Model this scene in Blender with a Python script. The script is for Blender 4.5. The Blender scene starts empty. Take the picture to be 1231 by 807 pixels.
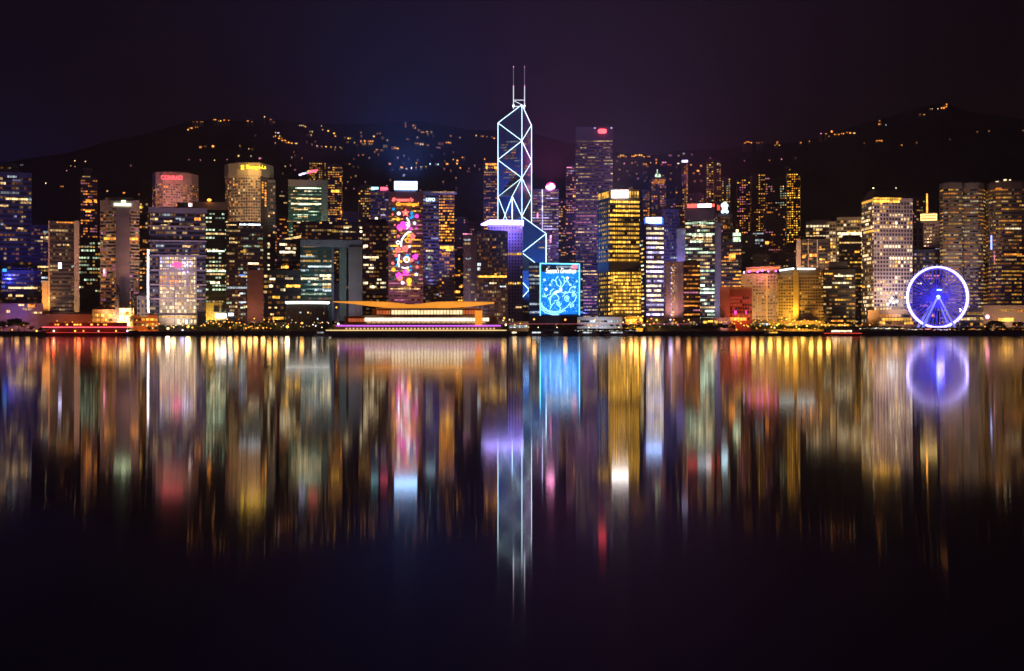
import bpy, math, random
from mathutils import Vector, Matrix
rnd = random.Random(7)
C = bpy.context.scene.collection
PI = math.pi
# ------------------------------------------------------------------ camera, sky, exposure
F = 1672.0; CX = 615.5; HY = 397.0; CAMZ = 5.0       # focal length, centre column, horizon row of the photograph (1231 px wide)
cam_d = bpy.data.cameras.new('camera'); cam = bpy.data.objects.new('camera', cam_d); C.objects.link(cam)
cam.location = (0, 0, CAMZ); cam.rotation_euler = (PI/2, 0, 0)
cam_d.sensor_width = 36; cam_d.lens = 36*F/1231; cam_d.shift_y = -(403.5-HY)/1231
cam_d.clip_start = 0.5; cam_d.clip_end = 30000
sc = bpy.context.scene; sc.camera = cam
sc.view_settings.view_transform = 'Standard'; sc.view_settings.look = 'None'
sc.view_settings.exposure = 0; sc.view_settings.gamma = 1
sc.render.engine = 'CYCLES'
cy = sc.cycles
cy.max_bounces = 5; cy.diffuse_bounces = 2; cy.glossy_bounces = 3; cy.volume_bounces = 0; cy.transparent_max_bounces = 4
cy.sample_clamp_indirect = 6; cy.sample_clamp_direct = 0; cy.use_denoising = True; cy.caustics_reflective = False; cy.caustics_refractive = False
cy.blur_glossy = 0.0
HAZE = 1.3e-4
world = bpy.data.worlds.new('World'); sc.world = world; world.use_nodes = True
wt = world.node_tree; wn = wt.nodes; wl = wt.links
bg = wn['Background']
def WM(op, a=None, b=None):
    n = wn.new('ShaderNodeMath'); n.operation = op
    for i, v in enumerate((a, b)):
        if v is None: continue
        if isinstance(v, (int, float)): n.inputs[i].default_value = v
        else: wl.new(v, n.inputs[i])
    return n.outputs[0]
tc = wn.new('ShaderNodeTexCoord'); sep = wn.new('ShaderNodeSeparateXYZ'); wl.new(tc.outputs['Generated'], sep.inputs[0])
def ramp(fac, stops):
    r = wn.new('ShaderNodeValToRGB'); e = r.color_ramp.elements
    while len(e) > 1: e.remove(e[-1])
    e[0].position = stops[0][0]; e[0].color = (*stops[0][1], 1)
    for p, c in stops[1:]:
        x = e.new(p); x.color = (*c, 1)
    wl.new(fac, r.inputs[0]); return r.outputs[0]
def wmix(kind, f, a, b):
    m = wn.new('ShaderNodeMixRGB'); m.blend_type = kind
    for i, v in enumerate((f, a, b)):
        if isinstance(v, (int, float)): m.inputs[i].default_value = v
        else: wl.new(v, m.inputs[i])
    return m.outputs[0]
# night sky over the lit city: indigo and violet near the skyline, almost black higher up, the far side of the harbour glows warm
azim = WM('MULTIPLY_ADD', sep.outputs['X'], 1.0); azim.node.inputs[2].default_value = 0.5
low = ramp(azim, [(0.10, (.0050, .0065, .038)), (0.17, (.0052, .0058, .036)), (0.24, (.0060, .0032, .013)), (0.36, (.0056, .0036, .015)),
                  (0.44, (.0090, .0090, .050)), (0.51, (.0110, .0080, .044)), (0.57, (.0105, .0060, .022)), (0.66, (.0085, .0042, .0085)), (0.78, (.0065, .0028, .0030)), (0.95, (.0048, .0022, .0024))])
high = ramp(azim, [(0.12, (.0026, .0016, .0048)), (0.35, (.0026, .0014, .0028)), (0.52, (.0034, .0020, .0034)), (0.68, (.0026, .0013, .0018)), (0.9, (.0018, .0008, .0012))])
elev = WM('MAXIMUM', sep.outputs['Z'], 0.0)
fr_m = wmix('MIX', ramp(elev, [(0.03, (0, 0, 0)), (0.10, (.35, .35, .35)), (0.165, (.82, .82, .82)), (0.23, (1, 1, 1))]), low, high)
back = ramp(elev, [(0.0, (.36, .20, .22)), (0.06, (.17, .095, .12)), (0.2, (.040, .022, .038)), (0.6, (.010, .007, .014))])
behind = WM('LESS_THAN', sep.outputs['Y'], -0.05)
nz = wn.new('ShaderNodeTexNoise'); nz.inputs['Scale'].default_value = 2.2; nz.inputs['Detail'].default_value = 5
wl.new(tc.outputs['Generated'], nz.inputs['Vector'])
cloud = ramp(nz.outputs[0], [(0.3, (.86, .86, .86)), (0.75, (1.2, 1.2, 1.2))])
skyc = wmix('MULTIPLY', 1.0, wmix('MIX', behind, fr_m, back), cloud)
wl.new(skyc, bg.inputs[0]); bg.inputs[1].default_value = 1.0

# ------------------------------------------------------------------ helpers
def az_of(px): return math.atan((px-CX)/F)
def PX(px, D): return (px-CX)/F*D
def PZ(py, D): return CAMZ+(HY-py)/F*D
MATS = {}
def mat(name, col, rough=.6, metal=0, emis=None, es=0, noise=0, nscale=.2, sample=False, spec=.5):
    if name in MATS: return MATS[name]
    m = bpy.data.materials.new(name); m.use_nodes = True; t = m.node_tree; b = t.nodes['Principled BSDF']
    b.inputs['Base Color'].default_value = (*col, 1); b.inputs['Roughness'].default_value = rough; b.inputs['Metallic'].default_value = metal
    b.inputs['Specular IOR Level'].default_value = spec
    if noise:
        g = t.nodes.new('ShaderNodeNewGeometry'); n = t.nodes.new('ShaderNodeTexNoise'); n.inputs['Scale'].default_value = nscale; n.inputs['Detail'].default_value = 4
        t.links.new(g.outputs['Position'], n.inputs['Vector'])
        r = t.nodes.new('ShaderNodeMapRange'); r.inputs[1].default_value = .3; r.inputs[2].default_value = .7; r.inputs[3].default_value = 1-noise; r.inputs[4].default_value = 1+noise
        t.links.new(n.outputs[0], r.inputs[0])
        mx = t.nodes.new('ShaderNodeVectorMath'); mx.operation = 'SCALE'; mx.inputs[0].default_value = emis if emis else col
        t.links.new(r.outputs[0], mx.inputs['Scale'])
        t.links.new(mx.outputs[0], b.inputs['Emission Color' if emis else 'Base Color'])
    if emis:
        if not noise: b.inputs['Emission Color'].default_value = (*emis, 1)
        b.inputs['Emission Strength'].default_value = es
        m.cycles.emission_sampling = 'FRONT' if sample else 'NONE'
    MATS[name] = m; return m
HUE = dict(W=(1, .62, .24), O=(1, .32, .04), Y=(1, .49, .055), C=(.78, .92, 1), G=(.74, 1, .66), V=(.66, .58, 1), P=(1, .30, .50), B=(.12, .30, 1), R=(1, .10, .06), T=(.05, .55, 1), K=(1, .77, .44))
LEV = {'0': .16, '1': .50, '2': 1.3, '3': 2.8, '4': 4.5}
def EM(k):
    """lit glass: W3 = warm white, bright"""
    if k[0] in 'WOYCGVPK' and k[1] in '0123':
        if 'lit_'+k in MATS: return MATS['lit_'+k]
        m = mat('lit_'+k, (.03, .03, .03), .4, 0, HUE[k[0]], LEV[k[1]], .35, .5)
        # each room behind the glass is lit a little differently, with a darker mullion between rooms
        t = m.node_tree; b = t.nodes['Principled BSDF']; g = t.nodes.new('ShaderNodeNewGeometry')
        sn = t.nodes.new('ShaderNodeVectorMath'); sn.operation = 'SNAP'; sn.inputs[1].default_value = (2.7, 60, 4.1); t.links.new(g.outputs['Position'], sn.inputs[0])
        wn_ = t.nodes.new('ShaderNodeTexWhiteNoise'); t.links.new(sn.outputs[0], wn_.inputs['Vector'])
        r = t.nodes.new('ShaderNodeMapRange'); r.inputs[3].default_value = .28*LEV[k[1]]; r.inputs[4].default_value = 1.75*LEV[k[1]]; t.links.new(wn_.outputs['Value'], r.inputs[0])
        fr = t.nodes.new('ShaderNodeVectorMath'); fr.operation = 'MODULO'; fr.inputs[1].default_value = (2.7, 60, 4.1); ad = t.nodes.new('ShaderNodeVectorMath'); ad.inputs[1].default_value = (27000, 0, 0)
        t.links.new(g.outputs['Position'], ad.inputs[0]); t.links.new(ad.outputs[0], fr.inputs[0]); sx = t.nodes.new('ShaderNodeSeparateXYZ'); t.links.new(fr.outputs[0], sx.inputs[0])
        gt = t.nodes.new('ShaderNodeMath'); gt.operation = 'GREATER_THAN'; gt.inputs[1].default_value = .42; t.links.new(sx.outputs[0], gt.inputs[0])
        mr = t.nodes.new('ShaderNodeMapRange'); mr.inputs[3].default_value = .25; t.links.new(gt.outputs[0], mr.inputs[0])
        mu = t.nodes.new('ShaderNodeMath'); mu.operation = 'MULTIPLY'; t.links.new(r.outputs[0], mu.inputs[0]); t.links.new(mr.outputs[0], mu.inputs[1])
        t.links.new(mu.outputs[0], b.inputs['Emission Strength'])
        return m
    return mat('lit_'+k, (.03, .03, .03), .4, 0, HUE[k[0]], LEV[k[1]])
def wallm(c, n=.18):
    key = 'wall_%03d_%03d_%03d' % tuple(int(round(v*999)) for v in c)
    return mat(key, c, .75, 0, noise=n, nscale=.06)
GLASS = mat('dark_glass', (.018, .022, .035), .16, 0, spec=.6)
DARK = mat('dark_metal', (.03, .03, .035), .5)
CONC = mat('concrete', (.22, .21, .20), .8, noise=.25, nscale=.1)
ORG = {}
def empty(name, loc, label, cat, group=None):
    o = bpy.data.objects.new(name, None); C.objects.link(o); o.location = loc
    o['label'] = label; o['category'] = cat
    if group: o['group'] = group
    ORG[o.name] = Vector(loc); return o
class MB:
    def __init__(s): s.v = []; s.f = []; s.m = []; s.mats = []
    def mi(s, m):
        if m not in s.mats: s.mats.append(m)
        return s.mats.index(m)
    def quadbox(s, p, m=None):
        """p: 8 points, bottom ring 0-3 then top ring 4-7"""
        i = s.mi(m) if m else 0; n = len(s.v); s.v += [tuple(q) for q in p]
        for f in ((0, 3, 2, 1), (4, 5, 6, 7), (0, 1, 5, 4), (1, 2, 6, 5), (2, 3, 7, 6), (3, 0, 4, 7)):
            s.f.append(tuple(n+a for a in f)); s.m.append(i)
    def box(s, x0, x1, y0, y1, z0, z1, m=None):
        s.quadbox([(x0, y0, z0), (x1, y0, z0), (x1, y1, z0), (x0, y1, z0), (x0, y0, z1), (x1, y0, z1), (x1, y1, z1), (x0, y1, z1)], m)
    def prism(s, pts, z0, z1, m=None, ztop=None):
        i = s.mi(m) if m else 0; n = len(s.v); k = len(pts)
        s.v += [(p[0], p[1], z0) for p in pts] + [(p[0], p[1], (ztop[j] if ztop else z1)) for j, p in enumerate(pts)]
        s.f.append(tuple(n+j for j in reversed(range(k)))); s.m.append(i)
        s.f.append(tuple(n+k+j for j in range(k))); s.m.append(i)
        for j in range(k):
            a, b = j, (j+1) % k
            s.f.append((n+a, n+b, n+k+b, n+k+a)); s.m.append(i)
    def tube(s, a, b, r, m=None, k=6, r2=None):
        i = s.mi(m) if m else 0; a = Vector(a); b = Vector(b); d = (b-a)
        if d.length < 1e-6: return
        q = d.to_track_quat('Z', 'Y'); n = len(s.v); r2 = r if r2 is None else r2
        for p, rr in ((a, r), (b, r2)):
            for j in range(k):
                t = 2*PI*j/k; s.v.append(tuple(p+q@Vector((rr*math.cos(t), rr*math.sin(t), 0))))
        for j in range(k):
            s.f.append((n+j, n+(j+1) % k, n+k+(j+1) % k, n+k+j)); s.m.append(i)
        s.f.append(tuple(n+j for j in reversed(range(k)))); s.m.append(i)
        s.f.append(tuple(n+k+j for j in range(k))); s.m.append(i)
    def line(s, pts, r, m=None, k=5):
        for a, b in zip(pts, pts[1:]): s.tube(a, b, r, m, k)
    def ball(s, c, r, m=None, seg=8, rings=5, sz=1):
        i = s.mi(m) if m else 0; n = len(s.v); c = Vector(c)
        for a in range(rings+1):
            th = PI*a/rings
            for b in range(seg):
                ph = 2*PI*b/seg
                s.v.append((c.x+r*math.sin(th)*math.cos(ph), c.y+r*math.sin(th)*math.sin(ph), c.z+r*sz*math.cos(th)))
        for a in range(rings):
            for b in range(seg):
                s.f.append((n+a*seg+b, n+(a+1)*seg+b, n+(a+1)*seg+(b+1) % seg, n+a*seg+(b+1) % seg)); s.m.append(i)
    def build(s, name, m=None, parent=None, kind=None, label=None):
        if not s.v: return None
        o_ = ORG[parent.name] if parent else Vector((0, 0, 0))
        me = bpy.data.meshes.new(name); me.from_pydata([(x-o_.x, y-o_.y, z-o_.z) for x, y, z in s.v], [], s.f)
        if s.mats:
            for q in s.mats: me.materials.append(q)
            me.polygons.foreach_set('material_index', s.m)
        elif m: me.materials.append(m)
        o = bpy.data.objects.new(name, me); C.objects.link(o)
        ORG[o.name] = o_
        if parent: o.parent = parent
        if kind: o['kind'] = kind
        if label: o['label'] = label
        return o
def single(name, m, parent, fn, **k):
    b = MB(); fn(b); return b.build(name, m, parent, **k)
def text_mesh(s, name, m, parent, p0, p1, z0, z1, thick=.6, shear=0, bold=0.0, sub=None):
    """letters s filling the upright rectangle p0..p1 (plan) x z0..z1"""
    cu = bpy.data.curves.new(name, 'FONT'); cu.body = s; cu.extrude = .05; cu.shear = shear; cu.offset = bold
    t = bpy.data.objects.new(name+'_tmp', cu); C.objects.link(t)
    bpy.context.view_layer.update()
    me = bpy.data.meshes.new_from_object(t)
    bpy.data.objects.remove(t); bpy.data.curves.remove(cu)
    xs = [v.co.x for v in me.vertices]; ys = [v.co.y for v in me.vertices]
    xa, xb, ya, yb = min(xs), max(xs), min(ys), max(ys)
    P0 = Vector((p0[0], p0[1], 0)); P1 = Vector((p1[0], p1[1], 0)); d = P1-P0; n = Vector((d.y, -d.x, 0)).normalized()
    o_ = ORG[parent.name]
    for v in me.vertices:
        u = (v.co.x-xa)/(xb-xa); w = (v.co.y-ya)/(yb-ya); q = v.co.z/.05*.5
        v.co = P0+d*u+n*(q*thick)+Vector((0, 0, z0+(z1-z0)*w))-o_
    me.materials.clear(); me.materials.append(m)
    o = bpy.data.objects.new(name, me); C.objects.link(o); o.parent = parent; ORG[o.name] = o_
    if sub: o['label'] = sub
    return o
class Face:
    """an upright wall plane p0 -> p1 (left to right as seen from the water)"""
    def __init__(s, p0, p1):
        s.p0 = Vector((p0[0], p0[1], 0)); s.p1 = Vector((p1[0], p1[1], 0)); s.d = s.p1-s.p0; s.L = s.d.length; s.t = s.d/s.L; s.n = Vector((s.t.y, -s.t.x, 0))
    def pt(s, u, z, out=0): return s.p0+s.t*u+s.n*out+Vector((0, 0, z))
    def u_of(s, px):
        # where the upright plane through this column of the photo meets the wall
        k = (px-CX)/F; den = s.t.x-k*s.t.y
        return (k*s.p0.y-s.p0.x)/den
    def z_of(s, py, u): return PZ(py, s.pt(u, 0).y)
    def slab(s, mb, u0, u1, z0, z1, out, inn=-.3, m=None):
        mb.quadbox([s.pt(u0, z0, out), s.pt(u1, z0, out), s.pt(u1, z0, inn), s.pt(u0, z0, inn), s.pt(u0, z1, out), s.pt(u1, z1, out), s.pt(u1, z1, inn), s.pt(u0, z1, inn)], m)
def chain_pts(ch, D):
    """(column, metres behind the front) -> plan points; each column's ray met at that depth"""
    return [(PX(p, D+d), D+d) for p, d in ch]
def front_line(x0, x1, D):
    a = az_of((x0+x1)/2); r = Vector((math.sin(a), math.cos(a))); t = Vector((math.cos(a), -math.sin(a))); rho = D/math.cos(a)
    return [tuple(r*rho+t*(rho*math.tan(az_of(p)-a))) for p in (x0, x1)]
GRD = 3.0
def palette(s):
    return [k for k in s.split()]
class Bld:
    pass
def B(label, x0, x1, yt, D, dep=34, name='office_tower', cat='tower', group=None, fh=3.9, bay=3.0, style='band', lit=.2, run=3.0, pal='W2 W1 W1', wall=(.16, .15, .17),
      win=(.78, .5), chain=None, extra=(), cap=100, zb=None, ylow=None, yhi=None, seed=None, roof=True, ledge=.35, side=True, piers=0, glass=None, floorlit=0, unlit=True, cols=False):
    rr = random.Random(seed if seed is not None else int(x0*31+yt*7+D))
    pts = chain_pts(chain, D) if chain else front_line(x0, x1, D)
    a = az_of((x0+x1)/2); rdir = Vector((math.sin(a), math.cos(a)))
    cxp = sum(p[0] for p in pts)/len(pts); cyp = sum(p[1] for p in pts)/len(pts)
    zt = PZ(yt, min(p[1] for p in pts)); z0 = GRD if zb is None else zb
    root = empty(name, (cxp, cyp, z0), label, cat, group)
    o = Bld(); o.root = root; o.zt = zt; o.z0 = z0; o.D = D; o.pts = pts; o.rdir = rdir
    last = Vector(pts[-1])+rdir*dep; first = Vector(pts[0])+rdir*dep
    if chain:
        md = max(p[1] for p in pts)+dep*.6
        last = Vector(pts[-1])+rdir*max(8, (md-pts[-1][1])); first = Vector(pts[0])+rdir*max(8, (md-pts[0][1]))
    foot = list(pts)+[tuple(last), tuple(first)]
    faces = [Face(p, q) for p, q in zip(pts, pts[1:])]
    o.faces = faces; o.foot = foot
    wm = wallm(wall); gm = glass or GLASS
    band = style == 'band'
    mb = MB(); mb.prism(foot, z0, zt)
    mb.build('glazing' if band else 'wall', gm if band else wm, root)
    allf = list(faces)
    if side: allf += [Face(pts[-1], tuple(last)), Face(tuple(first), pts[0])]
    zlo = z0+fh*1.2 if ylow is None else PZ(ylow, D); zhi = zt-fh*.5 if yhi is None else PZ(yhi, D)
    nf = max(1, int((zhi-zlo)/fh)); f_h = (zhi-zlo)/nf
    trim = MB(); unl = MB(); wins = []
    pk = palette(pal); lit = lit if lit > .8 or lit == 0 else min(.85, lit*1.35+.02)
    for fi, fc in enumerate(allf):
        nb = max(1, int(round(fc.L/bay))); bw = fc.L/nb
        vis = fi < len(faces)
        hh = f_h*win[1]; ww = bw*win[0]
        if band:
            for k in range(nf+1):
                zz = zlo+k*f_h
                za = zz-(f_h-hh)*.5; zb_ = zz+(f_h-hh)*.5
                if k == 0: za = z0+.01
                if k == nf: zb_ = zt+.3
                fc.slab(trim, 0, fc.L, za, zb_, ledge)
            if piers:
                for j in range(0, nb+1, piers):
                    u = min(max(j*bw, .4), fc.L-.4); fc.slab(trim, u-.35, u+.35, zlo, zt, ledge*1.4)
        cw = [rr.choice((.12, .4, 1.0, 1.6, 1.9)) if cols else 1 for _ in range(nb)]
        for k in range(nf):
            zz = zlo+k*f_h+f_h*.5
            j = 0; fl = lit if rr.random() > floorlit else max(lit, .85)
            pkey = rr.choice(pk)
            while j < nb:
                if rr.random() < cw[j]*fl/(fl+(1-fl)*max(run, 1)) or (j == 0 and rr.random() < fl*.6*cw[0]):
                    n = max(1, min(nb-j, int(rr.expovariate(1/run))+1)) if run > 1 else 1
                    key = pkey if fl > .8 and rr.random() < .7 else rr.choice(pk)
                    if band:
                        if vis or rr.random() < .5: wins.append((fc, j*bw+(bw-ww)*.5, (j+n)*bw-(bw-ww)*.5, zz-hh*.5, zz+hh*.5, key))
                    else:
                        for q in range(n):
                            wins.append((fc, (j+q)*bw+(bw-ww)*.5, (j+q+1)*bw-(bw-ww)*.5, zz-hh*.5, zz+hh*.5, rr.choice((key, key, rr.choice(pk)))))
                    j += n
                else:
                    if band and fi < len(faces) and rr.random() < .34: wins.append((fc, j*bw+(bw-ww)*.5, (j+1)*bw-(bw-ww)*.5, zz-hh*.5, zz+hh*.5, rr.choice(('W0', 'O0', 'O0', 'W1' if rr.random() < .25 else 'Y0'))))
                    if not band and unlit: fc.slab(unl, j*bw+(bw-ww)*.5, (j+1)*bw-(bw-ww)*.5, zz-hh*.5, zz+hh*.5, .06, -.05)
                    j += 1
    if band: trim.build('wall', wm, root)
    for e in extra:
        xa, xb, ya, key = e[:4]; hgt = e[4] if len(e) > 4 else 2.2
        for fc in faces:
            ua, ub = fc.u_of(xa), fc.u_of(xb)
            if ub > 0 and ua < fc.L:
                ua = max(0.1, ua); ub = min(fc.L-.1, ub)
                if ub-ua < .3: continue
                z = fc.z_of(ya, (ua+ub)/2)
                wins.append((fc, ua, ub, z-hgt/2, z+hgt/2, key, 1))
    wins.sort(key=lambda w: -((w[2]-w[1])*(w[4]-w[3])*(1 if w[0] in faces else .3)*(LEV[w[5][1]]+.3)*(3 if len(w) > 6 else 1)))
    outw = ledge+.12 if band else .10
    rest = MB()
    for i, w in enumerate(wins):
        ow = (ledge*.5 if band else .1) if len(w) == 6 else ledge+.25
        tgt = MB() if i < cap else rest
        w[0].slab(tgt, w[1], w[2], w[3], w[4], ow, -.05, EM(w[5]))
        if i < cap: tgt.build('window', None, root)
    rest.build('window', None, root, kind='stuff')
    unl.build('window', GLASS, root, kind='stuff')
    if roof:
        c = Vector((sum(p[0] for p in foot)/len(foot), sum(p[1] for p in foot)/len(foot))); W = (Vector(pts[-1])-Vector(pts[0])).length
        rb = MB(); w = W*rr.uniform(.25, .36); h = rr.uniform(2.5, 5)
        rb.prism([(c.x-w, c.y-5), (c.x+w, c.y-5), (c.x+w, c.y+6), (c.x-w, c.y+6)], zt, zt+h)
        rb.build('plant_room', wm, root)
        for q in range(rr.randrange(1, 4)):
            px_, py_ = c.x+rr.uniform(-.38, .38)*W, c.y+rr.uniform(-10, 4); a_, h_ = rr.uniform(1, 3), rr.uniform(1.4, 3.6)
            single('cooling_unit', CONC, root, lambda q_: q_.box(px_-a_, px_+a_, py_-2, py_+2, zt, zt+h_))
        if rr.random() < .55:
            px_ = c.x+rr.uniform(-.3, .3)*W; h_ = rr.uniform(5, 12)
            single('antenna', DARK, root, lambda q_: (q_.tube((px_, c.y-3, zt), (px_, c.y-3, zt+h_), .16, k=4), q_.tube((px_-1.1, c.y-3, zt+h_*.7), (px_+1.1, c.y-3, zt+h_*.7), .08, k=4)))
        pb = MB()
        k = len(foot)
        for i in range(k):
            p = Vector(foot[i]); q = Vector(foot[(i+1) % k]); f2 = Face(p, q)
            f2.slab(pb, 0, f2.L, zt, zt+1.1, ledge+.05 if band else .12, -.3)
        pb.build('parapet', wm, root)
    return o
def flood(b, px, ybase, yaim, col, power, dist=38, z=None, size=1.6, cone=95, D=None, parent=None):
    """a real floodlight standing in front of a facade and aimed up at it"""
    D = D or b.D
    l = bpy.data.lights.new('floodlight', 'SPOT'); l.energy = power; l.color = col; l.spot_size = math.radians(cone); l.spot_blend = 1; l.shadow_soft_size = size
    o = bpy.data.objects.new('floodlight', l); C.objects.link(o)
    p = Vector((PX(px, D-dist), D-dist, PZ(ybase, D) if z is None else z)); t = Vector((PX(px, D), D, PZ(yaim, D)))
    r = b.root if b else parent
    o.parent = r; o.location = p-ORG[r.name]; o.rotation_euler = (t-p).to_track_quat('-Z', 'Y').to_euler()
    return o
def pbox(b, name, xa, xb, ya, yb, m, out0, out1, D=None, kind=None, label=None):
    """a box on a building front, given by columns and rows of the photo, standing out0..out1 m in front"""
    D = D or b.D; p = front_line(xa, xb, D)
    f = Face(p[0], p[1]); q = MB(); yy = (p[0][1]+p[1][1])/2
    f.slab(q, 0, f.L, PZ(yb, yy), PZ(ya, yy), out1, out0); return q.build(name, m, b.root, kind=kind, label=label)
def sign(b, s, xa, xb, ya, yb, m, D=None, out=1.2, **k):
    D = D or b.D; p = front_line(xa, xb, D-out); yy = (p[0][1]+p[1][1])/2
    return text_mesh(s, 'sign_letters', m, b.root, p[0], p[1], PZ(yb, yy), PZ(ya, yy), **k)
#@@SETTING
# ------------------------------------------------------------------ setting: water, land, hills, sea wall
SHORE = 1240.0
RIDGE = [(-500, 250), (-100, 215), (0, 200), (90, 182), (170, 165), (230, 148), (270, 142), (330, 141), (420, 150), (500, 143), (560, 156), (640, 165), (720, 180), (780, 186), (850, 180), (900, 172), (960, 166), (1010, 158), (1060, 144), (1110, 131), (1135, 125), (1170, 135), (1231, 148), (1330, 160), (1500, 175), (1800, 200)]
def lerp(tab, x):
    if x <= tab[0][0]: return tab[0][1]
    for (a, p), (b, q) in zip(tab, tab[1:]):
        if x <= b: return p+(q-p)*(x-a)/(b-a)
    return tab[-1][1]
RD = 3300.0
def terr(x, y):
    px = CX+F*x/y; top = PZ(lerp(RIDGE, px), RD)
    t = (y-1980)/(RD-1980)
    if t <= 0: return GRD
    bump = 14*math.sin(x/170+y/240)+9*math.sin(x/67-y/91)+5*math.sin(x/31+y/47)
    if t <= 1: return GRD+(top-GRD)*(t**1.15)+bump*min(1, t*3)*(1-t*.6)
    return max(GRD, GRD+(top-GRD)*(1-(t-1)*1.4)+bump*.4)
land = MB()
cols = list(range(-520, 1820, 13)); rows = [SHORE+2, 1300, 1500, 1750, 1900, 1980]+[1980+i*55 for i in range(1, 37)]
idx = {}
for j, y in enumerate(rows):
    for i, px in enumerate(cols):
        x = PX(px, y) if j > 0 else PX(px, y)
        idx[i, j] = len(land.v); land.v.append((x, y, terr(x, y)))
for j in range(len(rows)-1):
    for i in range(len(cols)-1):
        land.f.append((idx[i, j], idx[i+1, j], idx[i+1, j+1], idx[i, j+1])); land.m.append(0)
HILL = mat('hillside_scrub', (.035, .045, .030), .95, noise=.5, nscale=.012, spec=.1)
terrain = land.build('hill_terrain', HILL, kind='structure')
gm_ = MB(); xl, xr = PX(-520, SHORE), PX(1807, SHORE)
gm_.quadbox([(xl, SHORE, -3), (xr, SHORE, -3), (xr, SHORE+6, -3), (xl, SHORE+6, -3), (xl, SHORE, GRD+.9), (xr, SHORE, GRD+.9), (xr, SHORE+1.6, GRD+.9), (xl, SHORE+1.6, GRD+.9)])
for i in range(170):
    x = xl+i*(xr-xl)/170
    gm_.box(x, x+.8, SHORE-.35, SHORE+.2, -3, GRD+.6)
gm_.build('sea_wall', mat('sea_wall_stone', (.11, .11, .13), .85, noise=.3, nscale=.15), kind='structure')
WATER = bpy.data.materials.new('harbour_water'); WATER.use_nodes = True
t_ = WATER.node_tree; b_ = t_.nodes['Principled BSDF']
b_.inputs['Base Color'].default_value = (.050, .024, .085, 1); b_.inputs['IOR'].default_value = 1.55; b_.inputs['Roughness'].default_value = .07
g_ = t_.nodes.new('ShaderNodeNewGeometry'); mp = t_.nodes.new('ShaderNodeMapping'); mp.inputs['Scale'].default_value = (.010, .045, 1)
n_ = t_.nodes.new('ShaderNodeTexNoise'); n_.inputs['Scale'].default_value = 1; n_.inputs['Detail'].default_value = 3
t_.links.new(g_.outputs['Position'], mp.inputs[0]); t_.links.new(mp.outputs[0], n_.inputs['Vector'])
r_ = t_.nodes.new('ShaderNodeMapRange'); r_.inputs[1].default_value = .3; r_.inputs[2].default_value = .7; r_.inputs[3].default_value = .029; r_.inputs[4].default_value = .040
t_.links.new(n_.outputs[0], r_.inputs[0]); t_.links.new(r_.outputs[0], b_.inputs['Roughness'])
b_.inputs['Anisotropic'].default_value = 1.0   # swell running toward the shore: slopes vary across the crests far more than along them
cv = t_.nodes.new('ShaderNodeCombineXYZ'); cv.inputs[1].default_value = 1; t_.links.new(cv.outputs[0], b_.inputs['Tangent'])
wmb = MB(); wmb.v = [(-9000, -6000, 0), (9000, -6000, 0), (9000, 9000, 0), (-9000, 9000, 0)]; wmb.f = [(0, 1, 2, 3)]; wmb.m = [0]
wmb.build('harbour_water', WATER, kind='structure')

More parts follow.
